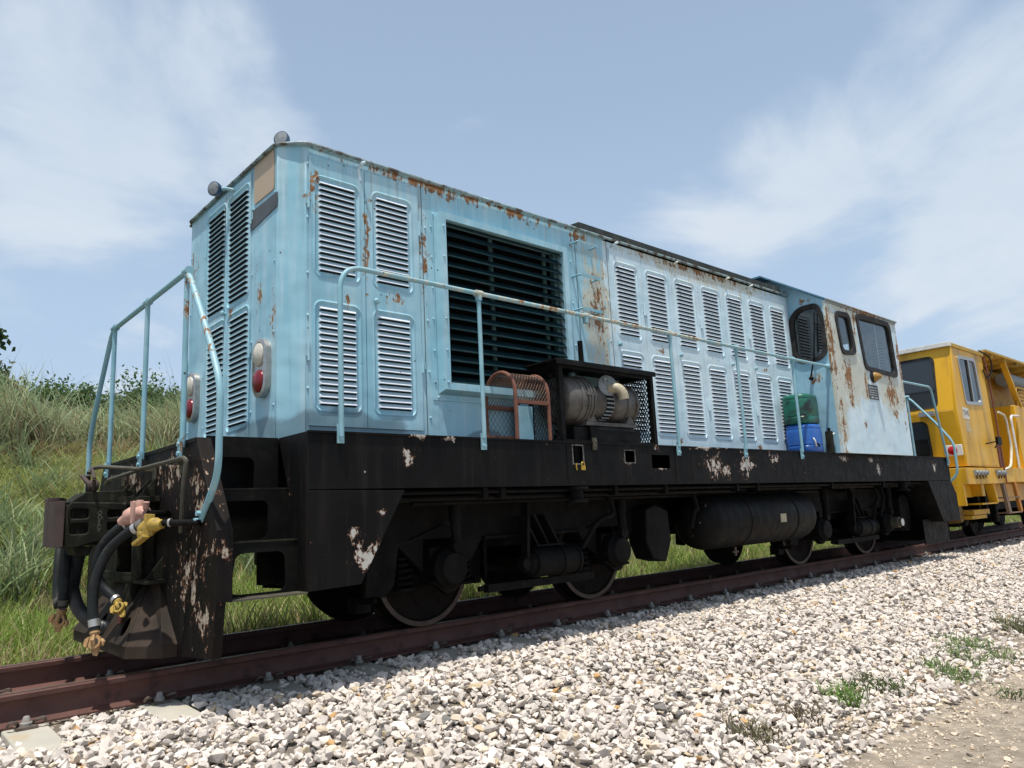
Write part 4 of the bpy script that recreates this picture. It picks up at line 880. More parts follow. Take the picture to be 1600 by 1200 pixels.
# ---- bogies
def bogie(xa, xb):
    xc = (xa+xb)/2; n = []
    for sy in (-1, 1):
        m = MB()
        P = [(xa-.62, .93), (xa-.62, .66), (xa-.66, .30), (xa-.50, .28), (xa-.42, .36), (xa-.38, .62), (xa-.17, .42), (xa-.16, .66), (xa+.16, .66), (xa+.17, .42), (xa+.30, .50), (xa+.40, .64),
             (xb-.40, .64), (xb-.30, .50), (xb-.17, .42), (xb-.16, .66), (xb+.16, .66), (xb+.17, .42), (xb+.38, .62), (xb+.46, .64), (xb+.50, .93)]
        m.plate(P, [], side(sy), .80, .845); m.box(xa-.6, xb+.5, min(sy*.78, sy*.87), max(sy*.78, sy*.87), .90, .935); m.box(xa+.40, xb-.40, min(sy*.78, sy*.88), max(sy*.78, sy*.88), .63, .655)
        m.prism([(xa-.3, .66), (xa, .76), (xa+.3, .66)], side(sy), .845, .865); m.prism([(xb-.3, .66), (xb, .76), (xb+.3, .66)], side(sy), .845, .865)
        if sy < 0:
            fr_ = m.build('bogie', M_UNDER, loco, bevel=.004)
        else: m.build('side_frame', M_UNDER, fr_, bevel=.004)
    for x in (xa, xb):
        for sy in (-1, 1):
            m = MB(); m.lathe([(.05, .445), (.455, .450), (.455, .470), (.43, .480), (.425, .545), (.418, .60), (.385, .605), (.37, .59), (.14, .56), (.12, .60), (.03, .605)], (x, 0, .43), (0, sy, 0), 48)
            w = m.build('wheel', [M_WHEEL], fr_)
            m = MB(); c48 = lambda q: [(x+q*cos(2*pi*j/48), .43+q*sin(2*pi*j/48)) for j in range(48)]; m.ring(c48(.4225), c48(.387), side(sy), .598, .6075, .609); m.build('wheel_rim', M_TREAD, fr_)
            m = MB(); m.box(x-.13, x+.13, min(sy*.72, sy*.88), max(sy*.72, sy*.88), .33, .60); m.lathe([(.145, .87), (.15, .89), (.15, .96), (.135, .975), (.12, 1.0), (.11, 1.015), (.03, 1.02)], (x, 0, .445), (0, sy, 0), 28)
            m.prism([(x-.16, .36), (x+.16, .36), (x+.05, .27), (x-.02, .26)], side(sy), .86, .93)
            m.build('axle_box', M_UNDER, fr_, bevel=.003)
            for dx in (-.27, .27):
                m = MB(); Q = [(x+dx+.065*cos(t*.9), sy*.74+.055*sin(t*.9), .32+t*.0065) for t in range(42)]
                m.tube(Q, .014, 6); m.lathe([(.085, 0), (.085, .02)], (x+dx, sy*.74, .30), (0, 0, 1), 16); m.build('coil_spring', M_UNDER, fr_)
            m = MB(); y = sy*1.0
            m.tube([(x+.02, y, .97), (x+.02, y, .78)], .048, 14); m.tube([(x+.02, y, .80), (x+.03, y, .60)], .038, 14); m.lathe([(.05, -.03), (.05, .03)], (x+.03, y, .60), (0, 1, 0), 14); m.build('damper', M_UNDER, fr_)
        m = MB(); m.tube([(x, -.9, .44), (x, .9, .44)], .075, 14); m.box(x+.50*(1 if x == xa else -1)-.03, x+.50*(1 if x == xa else -1)+.03, -.65, .65, .28, .34); m.build('axle', M_UNDER, fr_)
        for sy in (-1,):
            s_ = 1 if x == xa else -1
            m = MB(); m.prism([(x+s_*.47, .28), (x+s_*.435, .42), (x+s_*.46, .60), (x+s_*.54, .60), (x+s_*.55, .30)], side(sy), .52, .62); m.beam((x+s_*.52, sy*.70, .90), (x+s_*.52, sy*.70, .32), .03, .06, (0, 1, 0)); m.build('brake_shoe', M_UNDER, fr_)
    m = MB(); m.lathe([(.06, xc-.27), (.07, xc-.22), (.09, xc-.21), (.09, xc-.17), (.115, xc-.16), (.118, xc+.12), (.125, xc+.12), (.125, xc+.14), (.118, xc+.14), (.118, xc+.30), (.128, xc+.30), (.128, xc+.325), (.10, xc+.33), (.02, xc+.34)], (0, -.98, .42), (1, 0, 0), 28)
    bc = m.build('brake_cylinder', M_UNDER, fr_)
    m = MB(); m.beam((xc-.20, -1.0, .98), (xc-.24, -1.0, .44), .03, .075, (0, 1, 0)); m.box(xc-.30, xc-.16, -1.05, -.90, .90, 1.0); m.lathe([(.05, -.04), (.05, .04)], (xc-.25, -1.0, .42), (0, 1, 0), 14); m.build('brake_lever', M_UNDER, bc)
    m = MB()
    for dx in (-.10, .02, .14): m.prism([(xc+dx, .56), (xc+dx+.02, .56), (xc+dx-.12, .80), (xc+dx-.15, .80)], side(-1), .90, 1.0)
    m.box(xc-.12, xc+.20, -1.02, -.88, .545, .56); m.build('cylinder_bracket', M_UNDER, bc)
    m = MB(); m.prism([(xb+.36, .80), (xb+.50, .84), (xb+.70, .78), (xb+.72, .50), (xb+.62, .30), (xb+.42, .34), (xb+.34, .50)], side(-1), .80, 1.02)
    m.prism([(xb+.40, .80), (xb+.50, .855), (xb+.69, .80)], side(-1), .84, 1.0); m.build('sand_box', M_SOLE, fr_, bevel=.012)
    m = MB(); m.box(xa-.3, xb+.3, -.5, .5, .55, .80); m.box(xc-.3, xc+.3, -.75, .75, .70, .95); m.build('bolster', M_BLACK, fr_)
    m = MB(); m.box(xa+.35, xb-.35, -.96, -.90, .23, .29); m.tube([(xa+.3, -.9, .26), (xb-.3, -.9, .26)], .02, 8); m.build('brake_rod', M_UNDER, fr_)
    m = MB(); s_ = -1; m.tube([(xa-.55, -.80, .26), (xa-.62, -.60, .25)], .02, 8); m.box(xa-.62, xa-.50, -.66, -.54, .17, .28); m.build('rail_guard', M_UNDER, fr_)
    return fr_
bogie(3.40, 5.30); b2 = bogie(9.28, 11.25)
m = MB(); m.lathe([(.075, 1.02), (.075, 1.12), (.055, 1.125), (.055, 1.16)], (11.25, 0, .445), (0, -1, 0), 20); gen_ = m.build('axle_generator', M_PIPE, b2)
m = MB(); m.lathe([(.052, 1.155), (.052, 1.166), (.03, 1.168)], (11.25, 0, .445), (0, -1, 0), 20); m.build('axle_cap', M_WHITE, gen_)
# large dark fuel tank and transmission between the bogies (high enough to see under)
m = MB(); m.box(6.1, 8.7, -.60, .70, .62, 1.1); m.box(2.6, 3.0, -.7, .7, .5, 1.1); m.build('fuel_tank', M_BLACK, loco, bevel=.02)

# ================================================================== things standing on the loco
# wire guard (half barrel of rusty tube and mesh)
gd = thing('wire_guard', (3.94, -1.17, ZD), 'orange rusty arched tube guard with wire mesh standing on the walkway beside the radiator grille', 'machine guard')
for x in (3.775, 4.125):
    m = MB(); pts = [(x, -1.345, ZD)] + [(x, -1.17-.175*cos(t*pi/12), 1.735+.175*sin(t*pi/12)) for t in range(13)] + [(x, -.995, ZD)]
    Pq = [Vector(p) for p in pts]
    m.tube(Pq, .0155, 8); m.build('arch_tube', M_DRUST, gd)
for z, y in ((1.66, -1.345), (1.66, -1.0), (1.42, -1.0)):
    m = MB(); m.box(3.775, 4.125, y-.012, y+.012, z-.014, z+.014); m.build('cross_bar', M_DRUST, gd)
L = pi*.175 + .10
def barrel(u, v, w):
    if v < .06: return (u, -1.345, 1.675+v)
    a = (v-.06)/.175
    if a > pi: return (u, -.995, 1.735-(a-pi)*.175)
    return (u, -1.17-.175*cos(a), 1.735+.175*sin(a))
mm = MB()
def barrelmesh(du, dv):
    H = pi*.175+.12; Wd = .35; n = 40
    for i in range(-n, n):
        for s_ in (1, -1):
            pts = []
            for j in range(41):
                v = H*j/40; u = 3.775 + i*du + s_*v*du/dv
                if 3.775 <= u <= 4.125: pts.append(barrel(u, v, 0))
            if len(pts) > 1: mm.tube(pts, .0022, 4, caps=False)
barrelmesh(.030, .038)
mm.build('wire_mesh', M_WIRE, gd, smooth=False)
mesh_grid(lambda u, v, w: (u, -.995, v), 3.775, 4.125, 1.38, 1.68, .045, .06, .0022).build('wire_mesh', M_WIRE, gd, smooth=False)

def jerry(loc, h, w, d, mats, label, name, cat, bottomdark=False):
    t = thing(name, loc, label, cat); m = MB(); x, y, z = loc; n = 28; rows = []
    prof = [(0, .90), (.02, .97), (.06, 1.0), (.22, 1.0), (.24, .975), (.27, .975), (.29, 1.0), (.72, 1.0), (.80, .985), (.83, .965), (.86, .985), (.94, .96), (.98, .90), (1.0, .80)]
    vs = []
    for f, s_ in prof:
        for k in range(n):
            a = 2*pi*k/n; c, s2 = cos(a), sin(a); e = .62
            vs.append((x + w*s_*abs(c)**e*(1 if c > 0 else -1), y + d*s_*abs(s2)**e*(1 if s2 > 0 else -1), z + f*h))
    fs = [(i*n+k, i*n+(k+1) % n, (i+1)*n+(k+1) % n, (i+1)*n+k) for i in range(len(prof)-1) for k in range(n)] + [tuple(range(n))[::-1], tuple((len(prof)-1)*n+k for k in range(n))]
    m.add(vs, fs); m.build('body', mats, t); return t
bj = jerry((8.60, -1.185, ZD), .345, .20, .175, M_BLUEPL, 'blue plastic drum on the walkway in front of the cab, under the green one', 'plastic_drum', 'drum')
m = MB(); m.tube(spline([(8.48, -1.355, 1.53), (8.47, -1.375, 1.50), (8.485, -1.378, 1.44), (8.51, -1.36, 1.43)]), .008, 6); m.build('drum_tap', M_WHITE, bj)
m = MB(); m.tube(spline([(8.52, -1.36, 1.47), (8.55, -1.38, 1.45), (8.57, -1.37, 1.43)]), .010, 6); m.build('drum_spout', M_BLACK, bj)
gj = jerry((8.60, -1.18, ZD+.348), .36, .205, .17, M_GRNPL, 'dirty green plastic drum stacked on top of the blue drum beside the cab', 'plastic_drum', 'drum')
m = MB(); m.lathe([(.04, 0), (.045, .03), (.04, .035)], (8.66, -1.15, ZD+.70), (0, 0, 1), 16); m.build('drum_cap', M_GRNPL, gj)
c = thing('oil_canister', (8.87, -1.36, ZD), 'narrow black grimy canister standing between the blue drum and the cab', 'canister')
m = MB(); m.prism(rrect(8.83, 8.91, -1.40, -1.33, .015), top, ZD, ZD+.26); m.build('body', M_GREEN, c, bevel=.008)
m = MB(); m.tube([(8.87, -1.37, ZD+.26), (8.87, -1.37, ZD+.30)], .018, 8); m.build('canister_cap', M_BLACK, c); m = MB(); m.tube([(8.91, -1.39, ZD+.22), (8.94, -1.40, ZD+.235)], .01, 6); m.build('canister_spout', M_WHITE, c)

# ================================================================== YELLOW TRACK MACHINE
ym = thing('track_machine', (18, 0, 0), 'yellow railway maintenance machine with a glazed cab coupled behind the locomotive', 'rail vehicle')
yw = 1.325
m = MB()
sidep = [(13.86, 3.28), (13.70, 2.18), (13.80, 1.245), (15.50, 1.235), (15.46, 3.28)]
wy_ = roundpoly([(14.12, 3.12), (14.98, 3.15), (15.05, 2.36), (14.20, 2.32)], .08)
for sy in (-1, 1): m.plate(sidep, [wy_], side(sy), yw-.04, yw)
def uf(u, v, w): return (13.70 + (v-2.18)*.1455 + w, u, v)
def lf(u, v, w): return (13.70 + (2.18-v)*.107 + w, u, v)
m.plate(rect(-yw+.04, yw-.04, 2.18, 3.28), [rrect(-1.03, 1.03, 2.27, 3.14, .10)], uf, 0, .04)
m.plate(rect(-yw+.04, yw-.04, 1.245, 2.18), [rrect(-.82, .82, 1.40, 2.03, .10)], lf, 0, .04)
m.box(15.42, 15.46, -yw+.04, yw-.04, 1.24, 3.28); m.box(13.9, 15.42, -yw+.04, yw-.04, 1.25, 1.28)
ycab = m.build('machine_cab', M_YELLOW, ym, bevel=.006)
for fr, h in ((uf, rrect(-1.03, 1.03, 2.27, 3.14, .10)), (lf, rrect(-.82, .82, 1.40, 2.03, .10))):
    m = MB(); m.ring(shrink(h, -.02), shrink(h, .02), fr, .02, -.008); f = m.build('cab_window', M_SEAL, ycab); m = MB(); m.plate(shrink(h, .01), [], fr, .005, .012); m.build('glass', M_DGLASS, f, smooth=False)
for sy in (-1, 1):
    m = MB(); m.ring(shrink(wy_, -.028), shrink(wy_, .03), side(sy), yw-.02, yw+.014, yw+.010); m.box(14.60, 14.645, min(sy*(yw-.01), sy*(yw+.012)), max(sy*(yw-.01), sy*(yw+.012)), 2.36, 3.12)
    f = m.build('side_window', M_CHROME, ycab); m = MB(); m.plate(shrink(wy_, .01), [], side(sy), yw-.018, yw-.010); m.build('glass', M_DGLASS, f, smooth=False)
    m = MB(); m.box(14.545, 14.60, min(sy*(yw-.008), sy*(yw+.004)), max(sy*(yw-.008), sy*(yw+.004)), 2.36, 3.11); m.build('window_rubber', M_SEAL, f)
m = MB(); m.plate(roundpoly([(13.80, -1.33), (15.6, -1.33), (15.6, 1.33), (13.80, 1.33)], .04), [], top, 3.281, 3.355)
m.build('cab_roof', M_WHITE, ym, bevel=.01)
m = MB(); m.box(15.5, 22.6, -1.40, 1.40, 3.355, 3.395); m.box(13.9, 15.5, -1.345, -1.331, 3.27, 3.33)
for x in np.arange(15.9, 22.5, .8): m.box(x, x+.05, -1.38, 1.38, 3.29, 3.354)
m.build('canopy', simple('canopy_paint', (.42, .27, .05), (.52, .33, .04), 5, .7, dirt=(.12, .08, .05), dscale=8), ym)
m = MB(); m.box(15.5, 22.5, -.86, .86, 1.24, 3.28); m.build('engine_housing', M_YELLOWD, ym, bevel=.01)
m = MB()
for x, z0, z1 in ((15.62, 2.35, 3.1),):
    for i in range(26): m.box(x, x+.30, -.875, -.861, z0+i*.029, z0+i*.029+.015)
m.box(16.75, 16.79, -.873, -.861, 1.24, 3.2); m.box(15.5, 20, -.873, -.861, 2.28, 2.295); m.box(16.3, 16.48, -.875, -.861, 2.62, 2.635); m.box(16.465, 16.48, -.875, -.861, 2.62, 2.84)
for x in (16.0, 16.35, 16.9, 17.3): m.box(x, x+.03, -.88, -.861, 1.3, 2.2); m.box(x+.1, x+.16, -.90, -.861, 2.1, 2.16)
m.build('housing_trim', simple('housing_trim_dark', (.14, .08, .01), (.20, .12, .02), 10, .7), ym)
m = MB(); m.beam((16.83, -1.30, 3.30), (17.50, -1.30, 2.45), .05, .10, (0, 1, 0)); m.beam((19.8, -1.30, 3.30), (19.2, -1.30, 2.45), .05, .10, (0, 1, 0)); m.build('canopy_strut', M_YELLOW, ym, bevel=.004)
m = MB(); m.box(17.02, 19.6, -1.33, -.87, 1.23, 2.46); m.build('equipment_box', M_YELLOW, ym, bevel=.01)
m = MB()
for z in (2.55, 2.62, 2.70, 2.78): m.tube([(17.55, -1.30, z), (19.4, -1.30, z)], .014, 6)
m.tube(fillet([(17.35, -1.31, 2.46), (17.40, -1.31, 2.85), (19.3, -1.31, 2.85), (19.3, -1.31, 2.46)], .1), .018, 8); m.build('guard_rails', M_YELLOWD, ym)
m = MB(); m.lathe([(.14, 17.5), (.15, 17.6), (.15, 18.6), (.14, 18.7)], (0, -1.1, 3.05), (1, 0, 0), 24); m.build('exhaust_silencer', M_FLANGE, ym)
for nm, pts, mt in (('grab_rail', [(15.92, -1.33, 2.26), (16.20, -1.36, 2.20), (16.27, -1.36, 1.60), (16.03, -1.36, 1.24), (15.60, -1.33, 1.18)], M_OFFW), ('grab_rail', [(17.05, -1.36, 2.24), (16.53, -1.36, 2.22), (16.56, -1.36, 1.23)], M_WHITE)):
    m = MB(); m.tube(fillet(pts, .12, 6), .022, 10); m.build(nm, mt, ym)
m = MB(); m.tube([(15.52, -1.34, 3.26), (15.56, -1.36, 2.9), (15.60, -1.36, 2.0), (15.62, -1.36, .95)], .016, 6); m.box(15.56, 15.66, -1.33, -1.22, 1.24, 1.75); m.build('red_conduit', simple('conduit_red', (.20, .05, .03), (.14, .05, .03), 14, .6), ym)
m = MB(); m.tube(spline([(15.2, -1.37, 3.34), (15.5, -1.43, 3.25), (15.62, -1.42, 3.05), (15.50, -1.36, 2.85), (15.35, -1.345, 3.0)]), .014, 6); m.build('cable', M_SEAL, ym)
# frame
m = MB(); m.box(13.60, 15.62, -1.35, 1.35, .945, 1.215); m.box(15.62, 22.6, -1.35, 1.35, .965, 1.225); m.box(13.60, 13.66, -1.28, 1.28, .60, .95); m.box(15.0, 22.4, -.7, .7, .6, .96)
m.build('machine_frame', M_YELLOW, ym, bevel=.006)
m = MB(); m.box(13.66, 14.62, -1.10, -.5, .73, .944); m.build('buffer_block', M_YELLOW, ym, bevel=.006)
m = MB(); m.box(14.55, 14.70, -1.26, -1.10, .74, 1.0); m.beam((15.00, -1.25, .95), (15.12, -1.25, .62), .05, .14, (0, 1, 0)); m.box(14.35, 15.18, -1.30, -1.0, .60, .625); m.build('foot_step', M_YELLOW, ym, bevel=.004)
m = MB(); m.box(14.05, 14.85, -1.24, -.6, .44, .52); m.box(14.0, 14.75, -1.22, -.6, .37, .43); m.build('step_bracket', M_YELLOWD, ym, bevel=.004)
m = MB(); m.beam((13.75, -.9, .95), (13.95, -.95, .35), .22, .30, (0, 1, 0)); m.beam((13.8, -.5, .9), (14.1, -.6, .25), .1, .2, (0, 1, 0)); m.build('drawgear', simple('oily_yellow', (.22, .12, .02), (.10, .06, .02), 12, .7, dirt=(.03, .02, .015), dscale=15), ym)
m = MB(); m.beam((15.47, -1.33, .95), (15.62, -1.33, .42), .05, .13, (1, 0, 0)); m.build('ladder_side', simple('brown_ladder', (.24, .15, .09), (.17, .11, .07), 9, .7), ym)
m = MB(); m.beam((16.16, -1.33, .97), (16.32, -1.33, .42), .05, .11, (1, 0, 0)); m.build('ladder_side', M_ORANGE, ym)
m = MB(); m.box(15.6, 16.3, -1.36, -1.15, .41, .43); m.box(15.6, 16.3, -1.36, -1.15, .68, .70); m.build('ladder_tread', simple('brown_tread', (.24, .15, .09), (.17, .11, .07), 9, .7), ym)
# electrical sockets along the frame
random.seed(5)
for x0_ in (13.95, 14.12, 14.27, 14.42, 15.12, 15.27, 15.42):
    m = MB(); m.box(x0_, x0_+.12, -1.385, -1.351, 1.09, 1.17); m.lathe([(.04, 0), (.04, .035)], (x0_+.06, -1.385, 1.13), (0, -1, 0), 12)
    for k in range(2): m.mat(1).tube([(x0_+.03+k*.05, -1.375, 1.095), (x0_+.03+k*.05, -1.375, 1.05-.03*random.random())], .006, 5)
    m.build('socket', [M_FLANGE, M_BLACK], ym)
# tail lamp, sign, mirror
m = MB(); m.box(13.755, 13.80, -1.30, -1.02, 1.425, 1.605); b = m.build('tail_lamp', M_WHITE, ym, bevel=.008)
m = MB(); m.lathe([(.072, 0), (.068, .02), (.04, .035), (0, .04)], (13.755, -1.15, 1.515), (-1, 0, 0), 24); m.build('red_lens', simple('bright_red_lens', (.50, .01, .015), (.4, .01, .015), 40, .25), b)
m = MB(); m.box(13.9, 15.4, -yw-.0025, -yw, 1.262, 1.268); m.box(15.05, 15.056, -yw-.0025, -yw, 1.3, 2.3); m.build('cab_joint', M_YELLOWD, ym)
m = MB(); m.box(13.62, 13.75, -.98, -.75, 2.12, 2.20); m.build('front_bracket', M_FLANGE, ym)
m = MB(); m.box(13.96, 14.27, -yw-.003, -yw-.0005, 2.04, 2.235); b = m.build('name_sticker', simple('sticker_white', (.66, .65, .58), (.60, .58, .50), 9, .7), ym)
m = MB(); text(m, 'TWE', .135, (14.115, -yw-.0045, 2.135), (1, 0, 0), (0, 0, 1)); m.build('sticker_lettering', M_DTEXT, b, smooth=False)
m = MB()
for i in range(7): m.box(14.02, 14.26 - .02*(i % 3), -yw-.003, -yw-.0005, 1.83+i*.028, 1.845+i*.028)
m.build('small_print', simple('faded_print', (.60, .56, .42), (.55, .50, .34), 30, .7), b)
m = MB(); m.box(15.10, 15.32, -1.47, -1.43, 1.62, 1.76); m.tube([(15.12, -1.45, 1.68), (14.98, -1.42, 1.66), (14.9, -1.33, 1.64)], .012, 6); m.tube([(15.1, -1.45, 1.63), (15.04, -1.42, 1.56)], .012, 6); m.build('wing_mirror', M_BLACK, ym, bevel=.004)
# running gear
for x in (14.45, 16.15, 20.0, 21.6):
    m = MB(); m.tube([(x, -.8, .33), (x, .8, .33)], .07, 12)
    ax_ = m.build('axle', M_UNDER, ym)
    for sy in (-1, 1):
        m = MB(); m.lathe([(.05, .445), (.345, .450), (.345, .470), (.33, .480), (.325, .60), (.29, .605), (.27, .58), (.10, .56), (.08, .60)], (x, 0, .325), (0, sy, 0), 40); m.build('wheel', M_WHEEL, ax_)
        m = MB(); m.box(x-.14, x+.14, min(sy*.68, sy*.9), max(sy*.68, sy*.9), .24, .50); m.lathe([(.10, .9), (.10, .98), (.05, 1.0)], (x, 0, .35), (0, sy, 0), 18); m.build('axle_box', M_UNDER, ax_, bevel=.004)
m = MB()
for sy in (-1, 1):
    m.prism([(14.1, .62), (14.6, .70), (16.0, .70), (16.5, .62), (16.5, .52), (15.9, .56), (14.7, .56), (14.1, .52)], side(sy), .72, .80)
    for x in (14.8, 15.2, 15.7): m.box(x, x+.12, min(sy*.7, sy*1.1), max(sy*.7, sy*1.1), .40, .96)
m.box(13.9, 22.3, -.6, .6, .45, .9); m.tube([(13.2, -.3, .85), (13.7, -.3, .85)], .05, 8)
m.build('running_frame', M_UNDER, ym)

# ================================================================== TRACK
def railprof():
    h = [(-.070, -.170), (.070, -.170), (.070, -.160), (.016, -.142), (.009, -.125), (.009, -.055), (.016, -.040), (.034, -.034), (.035, -.010), (.028, -.001), (0, .001), (-.028, -.001), (-.035, -.010), (-.034, -.034), (-.016, -.040), (-.009, -.055), (-.009, -.125), (-.016, -.142), (-.070, -.160)]
    return h
for sy, lab in ((-1, 'near rusty brown steel rail running beside the white ballast shoulder'), (1, 'far rusty steel rail on the grass side of the track')):
    m = MB(); P = railprof()
    m.prism([(sy*.536+p[0], p[1]) for p in P], front(), -8, 160)
    o = m.build('rail', M_RAIL); tag(o, lab, 'rail', 'running rails of the track')
    t = MB(); t.box(-8, 160, sy*.536-.026, sy*.536+.026, .0012, .0018); t.build('rail_head', M_RAILTOP, o)
def sleeper():
    x = 0; m = MB(); HL = 1.17
    prof = [(-HL, -.225), (-HL+.03, -.185), (-.78, -.172), (-.36, -.172), (0, -.20), (.36, -.172), (.78, -.172), (HL-.03, -.185), (HL, -.225), (HL, -.36), (-HL, -.36)]
    V_ = []
    for k, (y, z) in enumerate(prof):
        for xx in ((-.10 if z > -.3 else -.14), (.10 if z > -.3 else .14)): V_.append((xx, y, z))
    n = len(prof); F_ = [(2*i, 2*((i+1) % n), 2*((i+1) % n)+1, 2*i+1) for i in range(n)] + [tuple(2*i for i in range(n)), tuple(2*i+1 for i in range(n))[::-1]]
    m.add(V_, F_); root = m.build('sleeper', M_CONC, bevel=.008); out = [root]
    for sy in (-1, 1):
        for q in (-1, 1):
            y = sy*.536 + q*.115
            c = MB(); c.tube(spline([(-.085, y+q*.015, -.145), (-.075, y+q*.035, -.125), (-.045, y+q*.01, -.135), (-.03, y-q*.035, -.150), (0, y-q*.02, -.138), (.03, y-q*.035, -.150), (.045, y+q*.01, -.135), (.075, y+q*.035, -.125), (.085, y+q*.015, -.145)], 4), .0085, 6)
            c.box(-.05, .05, y-.045, y+.045, -.172, -.158)
            cc = c.build('rail_clip', M_CLIP, root); b = MB(); b.lathe([(.030, 0), (.030, .018), (.022, .022), (.016, .045), (.012, .05)], (0, y, -.160), (0, 0, 1), 10); bb = b.build('clip_bolt', M_INS, cc); out += [cc]
    return root
s0 = sleeper(); k = 0
labels = {0: 'concrete sleeper end nearest the camera at the left edge, bare of stones'}
SLX = [.82 + .66*i for i in range(-3, 38)]
def copytree(o, par=None):
    c = o.copy(); S.collection.objects.link(c)
    if par: c.parent = par
    for ch in list(o.children): copytree(ch, c)
    return c
for i, x in enumerate(SLX):
    o = s0 if i == 0 else copytree(s0)
    o.location.x = x
    if abs(x-.82) < .1: tag(o, 'pale concrete sleeper at the left edge, bare of stones, nearest to the camera')
    elif abs(x-1.48) < .1: tag(o, 'yellow stained concrete sleeper end just in front of the steps of the locomotive')
    elif 2 < x < 5: tag(o, {2.1: 'third', 2.8: 'fourth', 3.5: 'fifth', 4.1: 'sixth', 4.8: 'seventh'}[round(x, 1)] + ' concrete sleeper end from the left, its end showing between rail and stones')
    else: tag(o, 'concrete sleeper of the track, nearly buried in ballast')
    tag(o, None, 'sleeper', 'concrete sleepers under the rails')
# ---- ground heights
def zground(x, y):
    ys = [-400, -60, -8, -3.5, -3.2, -1.75, -1.35, -.62, -.45, .45, .62, 1.3, 1.9, 2.8, 4.5, 7, 9.5, 11.2, 14, 20, 60, 400]
    zs = [-.7, -.68, -.62, -.60, -.56, -.235, -.20, -.20, -.25, -.25, -.20, -.24, -.34, -.30, .22, 1.05, 1.95, 2.35, 2.45, 2.5, 2.6, 2.6]
    return np.interp(y, ys, zs) + .03*np.sin(x*.9+y*.6)*(np.abs(y) > 3.2) + .10*np.sin(x*.31+1.3)*np.sin(y*.5)*(y > 4)
gxs = np.concatenate([[-400, -150, -60, -20], np.arange(-10, 45, .35), [50, 60, 80, 120, 200, 400, 900]])
gys = np.concatenate([[-400, -100, -40, -20, -10, -6], np.arange(-4.2, 15, .2), [17, 20, 30, 60, 120, 400, 900]])
XX, YY = np.meshgrid(gxs, gys, indexing='ij'); ZZ = zground(XX, YY)
nv = XX.size; vs = np.stack([XX.ravel(), YY.ravel(), ZZ.ravel()], 1); ny = len(gys)
ii, jj = np.meshgrid(np.arange(len(gxs)-1), np.arange(ny-1), indexing='ij'); a = (ii*ny+jj).ravel()
F_ = np.stack([a, a+ny, a+ny+1, a+1], 1)
def rawmesh(name, vs, F, mat, col=None, smooth=False, tri=None):
    me = bpy.data.meshes.new(name); k = F.shape[1]
    me.vertices.add(len(vs)); me.vertices.foreach_set('co', vs.astype(np.float32).ravel())
    me.loops.add(F.size); me.loops.foreach_set('vertex_index', F.astype(np.int32).ravel())
    me.polygons.add(len(F)); me.polygons.foreach_set('loop_start', np.arange(0, F.size, k, dtype=np.int32))
    me.polygons.foreach_set('use_smooth', np.full(len(F), smooth))
    me.update(calc_edges=True)
    if col is not None:
        at = me.color_attributes.new('tone', 'FLOAT_COLOR', 'POINT'); c = np.ones((len(vs), 4), np.float32); c[:, :col.shape[1]] = col; at.data.foreach_set('color', c.ravel())
    me.materials.append(mat); return link(bpy.data.objects.new(name, me))
mg, gg, bs, _ = newmat('ground_soil'); p = gg.pos(); sy_ = gg.n('ShaderNodeSeparateXYZ', {0: p}).outputs
yn = gg.math('ADD', sy_[1], gg.math('MULTIPLY', gg.math('SUBTRACT', gg.noise(p, 1.4, 4), .5), .7))
n1 = gg.noise(p, 9, 8, .65); n2 = gg.noise(p, 1.2, 4, .55)
dirt = gg.mix(gg.step(n1, .35, .65), (.20, .165, .125), (.33, .28, .215)); dirt = gg.mix(gg.step(n2, .45, .75, 0, .6), dirt, (.17, .14, .10))
vor = gg.n('ShaderNodeTexVoronoi', {'Vector': p, 'Scale': 16.0}); vd = vor.outputs['Distance']
ball = gg.mix(gg.step(vd, .15, .55), (.40, .345, .27), (.13, .11, .085)); ball = gg.mix(gg.step(gg.n('ShaderNodeSeparateXYZ', {0: vor.outputs['Color']}).outputs[0], .2, .8, 0, .45), ball, (.16, .14, .12))  # darker between the cells: shade of the stone gaps painted in
grs = gg.mix(gg.step(gg.noise(p, 4, 6, .6), .35, .65), (.045, .060, .018), (.10, .085, .035))
xr = gg.math('MULTIPLY', gg.math('MINIMUM', gg.math('MAXIMUM', gg.math('SUBTRACT', sy_[0], 4.0), 0.0), 5.5), .075)
col = gg.mix(gg.step(gg.math('SUBTRACT', yn, xr), -3.55, -3.38), dirt, ball); col = gg.mix(gg.step(yn, 1.5, 1.9), col, grs)
setin(gg, bs, Base_Color=col, Roughness=.95); bump(gg, bs, gg.math('ADD', n1, gg.math('MULTIPLY', vd, -.8)), .7, .03)
tag(rawmesh('ground', vs, F_, mg, smooth=True), kind='structure')

